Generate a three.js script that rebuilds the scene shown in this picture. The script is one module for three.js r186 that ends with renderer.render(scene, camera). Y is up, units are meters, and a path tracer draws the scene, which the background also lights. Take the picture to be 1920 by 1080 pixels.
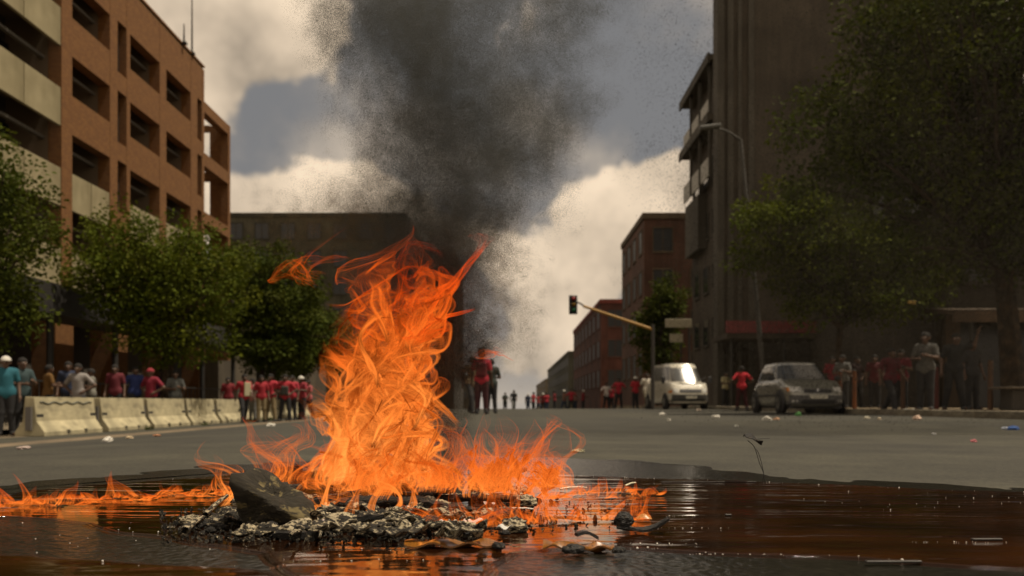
import * as THREE from 'three';
import { mergeGeometries, mergeVertices, toCreasedNormals } from 'three/addons/utils/BufferGeometryUtils.js';
import { MarchingCubes } from 'three/addons/objects/MarchingCubes.js';
import { RoundedBoxGeometry } from 'three/addons/geometries/RoundedBoxGeometry.js';

// ------------------------------------------------------------------ camera, sky, sun, exposure
const scene = new THREE.Scene();
const F = 1750, HY = 755, EYE = 0.32;            // focal length in pixels of a 1920 wide picture, horizon row, eye height
const camera = new THREE.PerspectiveCamera(2 * Math.atan(540 / F) * 180 / Math.PI, 1920 / 1080, 0.05, 4000);
camera.position.set(0, EYE, 0);
camera.setViewOffset(1920, 1080, 0, 540 - HY, 1920, 1080);
camera.focus = 2.75; camera.userData.fStop = 3.7;
const renderer = new THREE.WebGLRenderer();
renderer.toneMapping = THREE.LinearToneMapping;
renderer.toneMappingExposure = 0.9;
renderer.shadowMap.enabled = true;
const SUN = new THREE.Vector3(0.38, 0.92, 0.02).normalize();
const sun = new THREE.DirectionalLight(new THREE.Color().setRGB(1, 0.86, 0.66), 4.8);
sun.name = 'sun'; sun.position.copy(SUN).multiplyScalar(120); sun.castShadow = true; sun.shadow.radius = 1.3;
Object.assign(sun.shadow.camera, { left: -80, right: 80, top: 80, bottom: -80, near: 1, far: 400 });
sun.shadow.mapSize.set(2048, 2048);
scene.add(sun, sun.target);

// ------------------------------------------------------------------ small mathematics
function rng(seed) { let s = seed >>> 0; return () => { s = (s + 0x6d2b79f5) >>> 0; let t = Math.imul(s ^ (s >>> 15), 1 | s); t = (t + Math.imul(t ^ (t >>> 7), 61 | t)) ^ t; return ((t ^ (t >>> 14)) >>> 0) / 4294967296; }; }
const PT = new Uint8Array(512); { const r = rng(77), a = [...Array(256).keys()]; for (let i = 255; i > 0; i--) { const j = Math.floor(r() * (i + 1)); [a[i], a[j]] = [a[j], a[i]]; } for (let i = 0; i < 512; i++) PT[i] = a[i & 255]; }
const GX = new Float32Array(256), GY = new Float32Array(256), GZ = new Float32Array(256);
{ const r = rng(5); for (let i = 0; i < 256; i++) { const z = r() * 2 - 1, a = r() * 6.2832, q = Math.sqrt(1 - z * z); GX[i] = q * Math.cos(a); GY[i] = q * Math.sin(a); GZ[i] = z; } }
function noise3(x, y, z, per = 256) {
  const xi = Math.floor(x), yi = Math.floor(y), zi = Math.floor(z), fx = x - xi, fy = y - yi, fz = z - zi;
  const m = (v) => ((v % per) + per) % per & 255, x0 = m(xi), x1 = m(xi + 1), y0 = m(yi), y1 = m(yi + 1), z0 = m(zi), z1 = m(zi + 1);
  const u = fx * fx * fx * (fx * (fx * 6 - 15) + 10), v = fy * fy * fy * (fy * (fy * 6 - 15) + 10), w = fz * fz * fz * (fz * (fz * 6 - 15) + 10);
  const g = (a, b, c, dx, dy, dz) => { const h = PT[PT[PT[a] + b] + c]; return GX[h] * dx + GY[h] * dy + GZ[h] * dz; };
  const l = (a, b, t) => a + (b - a) * t;
  return 1.5 * l(l(l(g(x0, y0, z0, fx, fy, fz), g(x1, y0, z0, fx - 1, fy, fz), u), l(g(x0, y1, z0, fx, fy - 1, fz), g(x1, y1, z0, fx - 1, fy - 1, fz), u), v),
    l(l(g(x0, y0, z1, fx, fy, fz - 1), g(x1, y0, z1, fx - 1, fy, fz - 1), u), l(g(x0, y1, z1, fx, fy - 1, fz - 1), g(x1, y1, z1, fx - 1, fy - 1, fz - 1), u), v), w);
}
function fbm(x, y, z, o = 4, gain = 0.5) { let s = 0, a = 1; for (let i = 0; i < o; i++) { s += a * noise3(x, y, z); x = x * 2.03 + 7.1; y = y * 2.03 + 3.7; z = z * 2.03 + 1.3; a *= gain; } return s; }
const clamp = (x, a = 0, b = 1) => Math.min(b, Math.max(a, x)), lerp = (a, b, t) => a + (b - a) * t;
const smooth = (a, b, x) => { const t = clamp((x - a) / (b - a)); return t * t * (3 - 2 * t); };
const V = (x, y, z) => new THREE.Vector3(x, y, z);
const at = (px, py, z) => V((px - 960) / F * z, EYE + (HY - py) / F * z, -z);   // the point at a depth of z metres

// ------------------------------------------------------------------ sky: air and clouds
{
  const W = 3072, H = W / 2, data = new Float32Array(W * H * 4), D = 180 / Math.PI;
  const blobs = [];
  const B = (px, py, rx, ry, k = 1) => { const az = Math.atan((px - 960) / F), el = Math.atan((HY - py) / F * Math.cos(az)); blobs.push([az * D, el * D, rx / 30.5, ry / 30.5, k]); };
  B(430, 70, 185, 120); B(300, 190, 125, 105); B(545, 30, 85, 85); B(300, -60, 230, 130); B(240, 330, 130, 70, .7);
  B(500, 385, 110, 58); B(690, 370, 125, 66); B(350, 410, 160, 60); B(600, 420, 150, 60); B(820, 430, 80, 60, .7);
  B(1230, 360, 95, 62); B(1300, 320, 90, 55); B(1120, 400, 85, 50); B(1330, 420, 200, 100); B(1180, 470, 150, 80); B(1030, 560, 120, 90, .9); B(1010, 660, 130, 60, .9); B(940, 480, 70, 50, .6); B(1500, 360, 150, 90);
  const r = rng(91);
  for (let i = 0; i < 150; i++) {           // the rest of the sky carries the same kind of cloud
    const az = 34 + r() * 292, el = 4 + 66 * Math.pow(r(), 1.5), s = 3 + r() * 6;
    for (let k = 0; k < 3; k++) blobs.push([((az + (r() - .5) * s * 2.4 + 180) % 360) - 180, el + (r() - .5) * s * .6, s * (.8 + r() * .7), s * (.4 + r() * .4), 1]);
  }
  const low = [];
  for (let row = 0; row < H; row++) {
    const el = ((row + .5) / H - .5) * 180, y = Math.sin(el / D), c = Math.cos(el / D);
    for (let col = 0; col < W; col++) {
      const a = ((col + .5) / W - .5) * 2 * Math.PI, o = (row * W + col) * 4;
      if (el < -1) { data[o] = .50; data[o + 1] = .44; data[o + 2] = .37; data[o + 3] = 1; continue; }
      let az = a * D + 90; if (az > 180) az -= 360;
      const x = Math.cos(a) * c, z = Math.sin(a) * c;
      const n1 = fbm(x * 9 + 3, y * 9, z * 9, 5, .55), n2 = fbm(x * 4, y * 7 + 9, z * 4, 3);
      let dens = 0, top = 0;
      for (const b of blobs) {
        let dx = Math.abs(az - b[0]); if (dx > 180) dx = 360 - dx;
        dx /= b[2]; if (dx > 2) continue;
        const dy = (el - b[1]) / b[3]; if (Math.abs(dy) > 2) continue;
        const g = b[4] * Math.exp(-1.35 * (dx * dx + dy * dy)); dens += g; top += g * dy;
      }
      top /= dens + .15;
      const cover = smooth(.26, .60, dens + n1 * .52 + .12 * noise3(x * 60, y * 60, z * 60) - .02), wisp = smooth(-.5, .9, n2 + n1 * .7 + .1) * .42, k = Math.max(cover, wisp);
      const lit = clamp(.88 + .25 * clamp(top, -1, 1) + n1 * .42 + n2 * .16, .3, 1.25), hz = Math.exp(-Math.max(el, 0) / 3.2);
      const air = [lerp(.237, .55, hz), lerp(.238, .475, hz), lerp(.244, .395, hz)];
      const cl = [.86 * lit + .05, .68 * lit + .05, .485 * lit + .05];
      for (let i = 0; i < 3; i++) data[o + i] = lerp(air[i], lerp(cl[i], air[i], hz * .35), k) * .95;
      data[o + 3] = 1;
    }
  }
  const t = new THREE.DataTexture(data, W, H, THREE.RGBAFormat, THREE.FloatType);
  t.mapping = THREE.EquirectangularReflectionMapping; t.magFilter = THREE.LinearFilter; t.needsUpdate = true;
  scene.background = t; scene.environment = t;
}
// ------------------------------------------------------------------ builders
const names = new Map();
function numbered(n) { const k = names.get(n) ?? 0; names.set(n, k + 1); return k ? n + '_' + String(k).padStart(3, '0') : n; }
function thing(name, label, category, [x, y, z] = [0, 0, 0], turn = 0, group) {
  const o = new THREE.Group(); o.name = numbered(name); o.position.set(x, y, z); o.rotation.y = turn; scene.add(o);
  return tag(o, label, category, group);
}
function tag(o, label, category, group, kind) {
  if (label) o.userData.label = label; if (category) o.userData.category = category; if (group) o.userData.group = group; if (kind) o.userData.kind = kind;
  return o;
}
function mesh(name, g, m, parent = scene) {
  if (Array.isArray(g)) g = g.length === 1 ? g[0] : mergeGeometries(g.map((x) => { x = x.index ? x.toNonIndexed() : x; for (const k of Object.keys(x.attributes)) if (!['position', 'normal', 'uv'].includes(k)) x.deleteAttribute(k); return x; }));
  const o = new THREE.Mesh(g, m); o.castShadow = o.receiveShadow = true; o.name = parent === scene ? numbered(name) : name; parent.add(o); return o;
}
const struct = (name, g, m) => tag(mesh(name, g, m), null, null, null, 'structure');
function copyOf(o, label, [x, y, z], turn, scale) {
  const c = o.clone(); c.name = numbered(o.name.replace(/_\d{3}$/, '')); c.userData = { ...o.userData }; scene.add(c); c.position.set(x, y, z);
  if (turn !== undefined) c.rotation.y = turn; if (scale) c.scale.setScalar(scale); if (label) c.userData.label = label; return c;
}
// a box with uv in metres
function box(w, h, d, x = 0, y = 0, z = 0, rx = 0, ry = 0, rz = 0) {
  const g = new THREE.BoxGeometry(w, h, d), p = g.attributes.position, n = g.attributes.normal, u = g.attributes.uv;
  for (let i = 0; i < p.count; i++) {
    if (Math.abs(n.getX(i)) > .5) u.setXY(i, p.getZ(i) + z, p.getY(i) + y); else if (Math.abs(n.getY(i)) > .5) u.setXY(i, p.getX(i) + x, p.getZ(i) + z); else u.setXY(i, p.getX(i) + x, p.getY(i) + y);
  }
  if (rz) g.rotateZ(rz); if (rx) g.rotateX(rx); if (ry) g.rotateY(ry);
  return g.translate(x, y, z);
}
const bx = (x0, x1, y0, y1, z0, z1) => box(Math.abs(x1 - x0), Math.abs(y1 - y0), Math.abs(z1 - z0), (x0 + x1) / 2, (y0 + y1) / 2, (z0 + z1) / 2);
function rbox(w, h, d, r, x = 0, y = 0, z = 0) { return new RoundedBoxGeometry(w, h, d, 2, r).translate(x, y, z); }
function tube(pts, r, seg = 8, n = 24, closed = false) { return new THREE.TubeGeometry(new THREE.CatmullRomCurve3(pts, closed), n, r, seg, closed); }
function rod(a, b, r0, r1 = r0, seg = 8) {
  const d = V().subVectors(b, a), g = new THREE.CylinderGeometry(r1, r0, d.length(), seg);
  g.applyQuaternion(new THREE.Quaternion().setFromUnitVectors(V(0, 1, 0), d.clone().normalize()));
  return g.translate((a.x + b.x) / 2, (a.y + b.y) / 2, (a.z + b.z) / 2);
}
const rgb = (r, g, b) => new THREE.Color().setRGB(r, g, b);
const std = (c, roughness = .9, o = {}) => new THREE.MeshStandardMaterial({ color: rgb(...c), roughness, ...o });
const phys = (c, roughness = .5, o = {}) => new THREE.MeshPhysicalMaterial({ color: rgb(...c), roughness, ...o });
// a square texture from a function of (u, v) in 0..1 giving [r, g, b] (linear 0..1 when raw, sRGB otherwise)
function tex(n, f, rep = 1, raw = false, ny = n) {
  const d = new Uint8Array(n * ny * 4);
  for (let j = 0; j < ny; j++) for (let i = 0; i < n; i++) { const c = f((i + .5) / n, (j + .5) / ny, i, j), o = (j * n + i) * 4; for (let k = 0; k < 3; k++) d[o + k] = clamp(c[k] ?? c[0]) * 255; d[o + 3] = 255; }
  const t = new THREE.DataTexture(d, n, ny); t.wrapS = t.wrapT = THREE.RepeatWrapping; t.magFilter = THREE.LinearFilter; t.minFilter = THREE.LinearMipmapLinearFilter; t.repeat.set(rep, rep);
  if (!raw) t.colorSpace = THREE.SRGBColorSpace; t.needsUpdate = true; return t;
}
const tn = (u, v, s, seed, o = 4) => { let r = 0, a = 1; for (let i = 0; i < o; i++) { r += a * noise3(u * s, v * s, seed + .37, s); s *= 2; a *= .5; } return r; };   // tiles
// the lie of the ground: a crowned street whose left gutter lies low, and which falls away behind a crest
function ground(x, z) {
  const d = -z;
  return -.40 * smooth(-2.2, -9.5, x) + .02 * smooth(3, 9, x) - .0135 * Math.max(0, d - 46) * smooth(44, 70, d);
}
const sgn = Math.sign, sup = (a, n) => sgn(a) * Math.pow(Math.abs(a), 2 / n);
function gridGeo(f, nu, nv, closed = false) {
  const pos = [], uv = [], idx = [];
  for (let j = 0; j <= nv; j++) for (let i = 0; i <= nu; i++) { const p = f(i / nu, j / nv); pos.push(...p); uv.push(i / nu, j / nv); }
  for (let j = 0; j < nv; j++) for (let i = 0; i < nu; i++) { const a = j * (nu + 1) + i, b = a + 1, c = a + nu + 1, d = c + 1; idx.push(a, b, d, a, d, c); }
  const g = new THREE.BufferGeometry(); g.setAttribute('position', new THREE.Float32BufferAttribute(pos, 3)); g.setAttribute('uv', new THREE.Float32BufferAttribute(uv, 2)); g.setIndex(idx); g.computeVertexNormals(); return g;
}
// ------------------------------------------------------------------ ground, street, pavements, water
function sheet(xs, zs, f, tint) {
  const pos = [], uv = [], col = [], idx = [], n = xs.length;
  for (const z of zs) for (const x of xs) { pos.push(x, f(x, z), z); uv.push(x, z); if (tint) col.push(...tint(x, z)); }
  for (let j = 0; j < zs.length - 1; j++) for (let i = 0; i < n - 1; i++) { const a = j * n + i; idx.push(a, a + n, a + 1, a + 1, a + n, a + n + 1); }
  if (zs[1] > zs[0] !== xs[1] > xs[0]) for (let i = 0; i < idx.length; i += 3) [idx[i], idx[i + 1]] = [idx[i + 1], idx[i]];
  const g = new THREE.BufferGeometry(); g.setAttribute('position', new THREE.Float32BufferAttribute(pos, 3)); g.setAttribute('uv', new THREE.Float32BufferAttribute(uv, 2));
  if (tint) g.setAttribute('color', new THREE.Float32BufferAttribute(col, 3)); g.setIndex(idx); g.computeVertexNormals(); return g;
}
const span = (a, b, n, p = 1) => Array.from({ length: n + 1 }, (_, i) => a + (b - a) * Math.pow(i / n, p));
const aggregate = (u, v) => { const a = .5 + .5 * noise3(u * 128, v * 128, 3.3, 128), b = .5 + .5 * noise3(u * 64, v * 64, 8.1, 64); return clamp(.5 * a + .35 * b + .25 * Math.pow(clamp(noise3(u * 128, v * 128, 15.5, 128) + .2), 2)); };
const asphaltMap = tex(1024, (u, v) => { const a = aggregate(u, v), s = tn(u, v, 4, 2, 5) * .07, c = .36 + .26 * (a - .5) + s; const chip = smooth(.62, .8, noise3(u * 128 + 9, v * 128, 22, 128) * .8 + .2) * .16; return [c * 1.02 + chip, c * .995 + chip, c * .90 + chip * .9]; }, .5);
const asphaltBump = tex(1024, (u, v) => { const a = aggregate(u, v); return [a]; }, .5, true);
const patchy = (x, z) => { const n = fbm(x * .35, 3, z * .12, 3) * .24 + fbm(x * 1.3, 8, z * .8, 3) * .16 + fbm(x * .9, 1, z * .05, 2) * .2; const k = clamp(1 + n, .6, 1.4); return [k * 1.0, k, k * (1 - n * .2)]; };
const asphalt = std([.36, .355, .30], .88, { map: asphaltMap, bumpMap: asphaltBump, bumpScale: .004, vertexColors: true });
const dirtMap = tex(512, (u, v) => { const n = tn(u, v, 8, 4, 5); const c = .44 + n * .14; return [c * 1.05, c * .93, c * .76]; }, .25);
const dirt = std([.8, .78, .74], .95, { map: dirtMap, bumpMap: dirtMap, bumpScale: .02 });
{
  const side = [-1500, -600, -250, -120, -60, -35, -24, ...span(-18, -9.6, 8), -6, -4, -2, 0, 3, 6, 9, 14, 24, 35, 60, 120, 250, 600, 1500];
  struct('ground', sheet(side, [60, 20, ...span(5, -130, 40), -170, -230, -320, -450, -700, -1100, -1700], (x, z) => ground(x, z) - .03), dirt);
  struct('road', sheet(span(-10.3, 9.0, 48), [...span(7, -9, 64), ...span(-9.6, -60, 70), ...span(-64, -420, 50)], (x, z) => ground(x, z), patchy), asphalt);
  const slab = std([.36, .29, .20], .92, { map: tex(256, (u, v) => { const c = .8 + tn(u, v, 8, 6, 4) * .18; return [c, c * .98, c * .93]; }, .3) });
  const strip = (name, x0, x1, up, z0, z1, m) => { const g = sheet(span(x0, x1, 4), span(z0, z1, 50), (x, z) => ground((x0 + x1) / 2, z) + up); struct(name, g, m); };
  strip('pavement', 9.22, 15, .125, 4, -320, slab);
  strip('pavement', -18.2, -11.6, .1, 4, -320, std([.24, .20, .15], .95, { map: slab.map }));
  const kerb = (x, up, w, z0, z1) => {                      // single kerb stones, each a piece of the kerb
    const k = struct('kerb', bx(x - w / 2, x + w / 2, -.2, up - .03, z1, z0), slab); const r = rng(12 + Math.round(x));
    for (let z = z0 - .5, n = 0; z > z1 && n < 90; z -= .92, n++) { const y = ground(x, z); mesh('kerb_stone', rbox(w + .02, up + .12, .9, .018).translate(x, y + up / 2 - .06 + r() * .008, z - r() * .01), kerbM[n % 3], k); }
  };
  const kerbM = [[.27, .25, .21], [.23, .21, .17], [.30, .28, .23]].map((c) => std(c, .9, { map: slab.map }));
  kerb(9.1, .14, .2, -8, -85);
  // wet tar round the fire, and the spilt water itself
  const flat = (px, py) => { const z = EYE * F / (py - HY); return [(px - 960) / F * z, -z]; };
  const outline = (pts, seed, rough, step = .03) => {
    const q = pts.map(([a, b]) => flat(a, b)), out = [], n = q.length;
    for (let i = 0; i < n; i++) { const [ax, az] = q[i], [bx_, bz] = q[(i + 1) % n], l = Math.hypot(bx_ - ax, bz - az), m = Math.max(1, Math.round(l / step)); for (let k = 0; k < m; k++) { const t = k / m; out.push([lerp(ax, bx_, t), lerp(az, bz, t)]); } }
    return out.map(([x, z]) => { const a = fbm(x * 3.5 + seed, z * 3.5, seed, 4), b = fbm(x * 3.5, z * 3.5 + seed, seed + 5, 4); return [x + a * rough, z + b * rough]; });
  };
  const lay = (o, up) => {
    const s = new THREE.Shape(o.map(([x, z]) => new THREE.Vector2(x, -z))), g = new THREE.ShapeGeometry(s), p = g.attributes.position, u = g.attributes.uv;
    for (let i = 0; i < p.count; i++) { const x = p.getX(i), z = -p.getY(i); p.setXYZ(i, x, up, z); u.setXY(i, x, z); } g.computeVertexNormals(); return g;
  };
  // the edge of a sheet of water slopes down to the road
  const rim = (o, up, low) => { const n = o.length, area = o.reduce((s, [x, z], i) => { const [a, b] = o[(i + 1) % n]; return s + x * b - a * z; }, 0); return gridGeo((u, v) => { const i = Math.round(u * n) % n, [x0, z0] = o[(i + n - 1) % n], [x1, z1] = o[(i + 1) % n], l = Math.hypot(x1 - x0, z1 - z0) + 1e-6, s = sgn(area) * v * .035; return [o[i][0] + (z1 - z0) / l * s, lerp(up, low, v * v * (3 - 2 * v)), o[i][1] - (x1 - x0) / l * s]; }, n, 4); };
  const wet = phys([.12, .118, .105], .25, { specularIntensity: .4, map: asphaltMap, bumpMap: asphaltBump, bumpScale: .005 });
  const wetEdge = outline([[-120, 925], [60, 905], [230, 893], [430, 872], [560, 868], [700, 860], [960, 858], [1130, 862], [1300, 874], [1400, 888], [1480, 900], [1650, 905], [1990, 918], [2060, 1180], [1000, 1200], [-160, 1180]], 3, .17);
  struct('wet_road', [lay(wetEdge, .004), rim(wetEdge, .004, -.002)], wet);
  const ripple = tex(1024, (u, v) => { const w = noise3(u * 2, v * 2, 4, 2) * .05; const a = noise3(u * 8 , (v + w) * 32, 1.5, 32) * .5, b = noise3(u * 16, (v + w) * 64, 7.5, 64) * .25, c = noise3(u * 4, v * 16, 12.5, 16) * .6, d = noise3(u * 64, v * 128, 12.5, 128) * .05; return [.5 + .32 * (a + b + c + d)]; }, .5, true);
  const silt = tex(512, (u, v) => { const n = tn(u, v * 1, 4, 9, 5), s = noise3(u * 4, v * 16, 2.2, 16); const c = clamp(.30 + n * .14 + s * .1, .06, .8); return [c * 1.05, c * .74, c * .45]; }, .5);
  const water = phys([.24, .16, .105], .085, { map: silt, bumpMap: ripple, bumpScale: .008, ior: 1.42, roughnessMap: tex(512, (u, v) => { const n = tn(u, v, 8, 31, 5); return [1, .6 + .9 * clamp(n + .3), 1]; }, .5, true) });
  const mainEdge = outline([[-120, 940], [0, 932], [150, 915], [300, 905], [440, 893], [620, 884], [800, 882], [1000, 890], [1180, 900], [1330, 903], [1440, 908], [1560, 912], [1720, 920], [1990, 930], [2000, 1075], [1820, 1068], [1600, 1054], [1450, 1046], [1290, 1036], [1180, 1031], [1040, 1034], [960, 1042], [905, 1060], [880, 1110], [560, 1130], [545, 1065], [500, 1040], [380, 1024], [250, 1003], [120, 980], [0, 972], [-120, 978]], 11, .028);
  tag(struct('puddle', [lay(mainEdge, .008), rim(mainEdge, .008, .0036)], water), 'broad shallow puddle of brown water spreading around the fire');
  const leftEdge = outline([[-120, 1052], [40, 1050], [180, 1058], [330, 1068], [480, 1078], [520, 1095], [430, 1150], [-120, 1150]], 19, .03);
  tag(struct('puddle', [lay(leftEdge, .008), rim(leftEdge, .008, .0036)], water), 'small dark puddle at the near left of the street');
  // foam: bubbles along the rim and in lines on the water
  const foam = [], r = rng(8), bub = new THREE.SphereGeometry(1, 7, 5), M = new THREE.Matrix4();
  const bubble = (x, z, s) => foam.push(M.clone().makeScale(s, s * .8, s).setPosition(x, .009 + s * .2, z));
  for (let n = 0; n < 120; n++) { const [x, z] = mainEdge[Math.floor(r() * mainEdge.length)]; if (z > -3.9 && x > .0 || r() < .15) bubble(x + (r() - .5) * .03, z + r() * .03, .0007 + r() * r() * .0026); }
  for (let n = 0; n < 26; n++) { const a = flat(1480 + r() * 440, 922 + r() * 40); bubble(a[0], a[1], .0006 + r() * r() * .0022); }
  for (let l = 0; l < 5; l++) { const a = flat(1180 + r() * 640, 960 + r() * 100); for (let n = 0; n < 16; n++) bubble(a[0] + (r() - .5) * .24, a[1] + (r() - .5) * .012, .0006 + r() * r() * .0018); }
  for (let n = 0; n < 60; n++) { const a = flat(r() * 900, 985 + r() * 85); bubble(a[0], a[1], .0006 + r() * r() * .002); }
  const f = new THREE.InstancedMesh(bub, phys([.75, .72, .66], .04, { ior: 1.5 }), foam.length); foam.forEach((x, i) => f.setMatrixAt(i, x)); f.name = 'foam_bubbles'; scene.add(f);
  tag(f, 'tiny white foam bubbles along the rim of the puddle', 'foam', null, 'stuff');
}
// ------------------------------------------------------------------ buildings
const brickMap = (seed, c0, c1, mortar) => {
  const N = 512, row = 16, wide = 43;                          // 32 courses of 12 bricks in 2.4 m
  const cell = (u, v) => { const y = v * 32, j = Math.floor(y), x = u * 12 + (j % 2) * .5, i = Math.floor(x); return [i % 12, j, x - Math.floor(x), y - j]; };
  const h = (i, j) => PT[(PT[(i * 7 + seed) & 255] + j * 13) & 255] / 255;
  return {
    map: tex(N, (u, v) => { const [i, j, fx, fy] = cell(u, v), m = fx < .045 || fy < .12, t = h(i, j), n = noise3(u * 128, v * 128, seed, 128) * .08; return m ? mortar.map((x) => x + n) : c0.map((x, k) => lerp(x, c1[k], t) + n); }, 1 / 2.4),
    bump: tex(N, (u, v) => { const [, , fx, fy] = cell(u, v); return [fx < .045 || fy < .12 ? 0 : .9 + .1 * noise3(u * 64, v * 64, seed, 64)]; }, 1 / 2.4, true),
  };
};
const grime = (n, seed, base, amp) => tex(256, (u, v) => { const a = tn(u, v, 4, seed, 5) * amp + noise3(u * 32, v * 4, seed, 32) * amp * .5; return base.map((x) => x + a); }, n);
const br = brickMap(3, [.66, .45, .27], [.78, .56, .36], [.60, .50, .38]), brick = std([.36, .315, .18], .9, { map: br.map, bumpMap: br.bump, bumpScale: .008 });
const concrete = std([.55, .53, .46], .9, { map: grime(.25, 12, [.70, .66, .54], .10) });
const darkGlass = phys([.018, .022, .026], .08, { ior: 1.5 }), farGlass = phys([.03, .032, .034], .45), darkMetal = std([.035, .034, .032], .55, { metalness: .3 }), soffit = std([.10, .09, .075], .9);
const pane = (parent, g, m = darkGlass) => mesh('pane', g, m, parent);
{
  const X = -18, b = thing('brick_office_building', 'large tan brick office building with deep window recesses along the left side', 'building', [0, 0, 0]);
  const bays = [[26, 37.3, 'b'], [38.2, 41.8, 'w'], [42.6, 43.6, 's'], [44.0, 47.7, 'w'], [48.6, 52.3, 'w'], [53.4, 54.2, 's']], rows = [17.7, 14.5, 11.3, 8.1];
  const wall = [], inner = [];
  const D = 2.2, B0 = 4.2, TOP = 19.75, zEnd = 54.6, z0 = 24;
  // piers run the whole height, spandrels fill between them
  let d = z0; for (const [a, c] of [...bays, [zEnd, zEnd]]) { if (a - d > .01) wall.push(bx(X - .55, X, B0, TOP, -d, -a)); d = c; }
  bays.forEach(([a, c, kind]) => {
    let top = TOP;
    rows.forEach((y, k) => {
      const low = kind === 's' ? 2.35 : kind === 'b' || k > 1 ? 1.6 : 1.62, y1 = kind === 's' ? y + .1 : y, y0 = y1 - low;
      const panels = kind === 'b' || (kind === 'w' && k > 1);
      if (top - y1 > .01 && !(panels && k > (kind === 'b' ? 0 : 2))) wall.push(bx(X - .5, X - .012, y1, top, -a, -c));
      top = y0;
      if (panels) {                                              // concrete balcony panels below the opening, a joint between them
        const n = Math.max(2, Math.round((c - a) / 2.6)), w = (c - a) / n;
        for (let i = 0; i < n; i++) mesh('concrete_panel', rbox(.14, 1.52, w - .05, .015).translate(X - .09, y0 - .76, -(a + w * (i + .5))), concrete, b);
        top = y0 - 1.56;
      }
      // recess: soffit, shade rail, window at the back
      const back = X - (kind === 's' ? .42 : D);
      if (kind !== 's') {
        mesh('shade_rail', box(.16, .12, c - a - .02, X - .75, y1 - .38, -(a + c) / 2), soffit, b);
        const wn = mesh('window', (() => { const f = [], n = Math.round((c - a) / 1.2); for (let i = 0; i <= n; i++) f.push(box(.07, low + .5, .06, back + .05, y0 + low / 2 - .1, -(a + (c - a) * i / n))); f.push(box(.068, .06, c - a, back + .05, y0 + low * .62, -(a + c) / 2), box(.072, .08, c - a, back + .05, y0 - .3, -(a + c) / 2)); return f; })(), darkMetal, b);
        const n = Math.round((c - a) / 1.2); for (let i = 0; i < n; i++) pane(wn, box(.02, low + .46, (c - a) / n - .07, back + .03, y0 + low / 2 - .1, -(a + (c - a) * (i + .5) / n)), k === 2 && i === 1 ? std([.16, .19, .23], .3) : darkGlass);
      } else { const wn = mesh('window', [box(.05, low, .05, back + .04, y0 + low / 2, -a - .03), box(.05, low, .05, back + .04, y0 + low / 2, -c + .03)], darkMetal, b); pane(wn, box(.02, low, c - a - .1, back + .02, y0 + low / 2, -(a + c) / 2)); }
    });
    if (top > B0 + .1) wall.push(bx(X - .5, X - .012, B0, top, -a, -c));
  });
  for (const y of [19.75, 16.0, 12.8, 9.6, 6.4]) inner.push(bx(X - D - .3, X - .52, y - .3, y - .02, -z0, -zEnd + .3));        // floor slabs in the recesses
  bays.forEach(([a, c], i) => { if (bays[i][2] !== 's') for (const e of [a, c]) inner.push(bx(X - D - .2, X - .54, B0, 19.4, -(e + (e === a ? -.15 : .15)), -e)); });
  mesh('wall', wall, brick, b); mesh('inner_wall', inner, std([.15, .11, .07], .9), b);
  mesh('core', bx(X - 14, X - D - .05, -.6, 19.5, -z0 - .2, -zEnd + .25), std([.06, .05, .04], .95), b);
  mesh('end_wall', bx(X - 14, X - .56, B0, 19.7, -zEnd + .24, -zEnd), brick, b);
  mesh('roof', bx(X - 14, X - .1, 19.62, 19.9, -z0, -zEnd + .02), concrete, b);
  mesh('coping', bx(X - .62, X + .03, 19.905, 20.0, -z0, -zEnd - .03), brick, b);
  // ground floor: brick piers behind a dark loggia
  for (const [a, c] of [[24, 26], [30.5, 31.4], [36.7, 38.2], [41.8, 43.6], [47.7, 48.6], [53.4, 54.6]]) mesh('brick_pier', bx(X - .9, X + .05, -.5, B0 + .002, -a, -c), brick, b);
  // the open frame at the far corner
  const fr = [bx(X - .5, X, 3, 17.95, -59.2, -59.65), bx(X - 1.2, X - .52, 3, 17.9, -59.3, -59.62)];
  for (const [y0, y1] of [[17.35, 17.95], [14.2, 14.95], [10.8, 11.5], [7.6, 8.2]]) fr.push(bx(X - .48, X - .004, y0, y1, -54.6, -59.2), bx(X - 6, X - 1.21, y0 + .2, y1 - .01, -59.3, -59.6));
  mesh('corner_frame', fr, brick, b);
  const canopy = thing('canopy', 'dark flat canopy over the left pavement in front of the brick building', 'canopy', [0, 0, 0]);
  mesh('roof', bx(-17.4, -14.4, 3.35, 4.0, -23, -61), std([.035, .032, .03], .8), canopy);
  mesh('fascia', bx(-14.4, -14.3, 3.1, 4.06, -23, -61), std([.03, .028, .027], .6), canopy);
  for (let i = 0; i < 8; i++) mesh('post', new THREE.CylinderGeometry(.11, .11, 3.9, 12).translate(-14.8, 1.5, -25 - i * 4.9), darkMetal, canopy);
  for (const [px, y0, y1, dd, label] of [[345, 98, 45, 51, 'shorter thin antenna mast on the brick roof'], [360, 112, -20, 52.5, 'tall thin antenna mast on the brick roof nearest its corner']]) {
    const p = at(px, y1, dd), m = thing('antenna_mast', label, 'antenna', [p.x, 19.9, p.z]);
    mesh('mast', new THREE.CylinderGeometry(.03, .06, p.y - 19.9, 8).translate(0, (p.y - 19.9) / 2, 0), darkMetal, m); mesh('foot', rbox(.3, .12, .3, .02, 0, .06, 0), darkMetal, m);
  }
}
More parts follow.
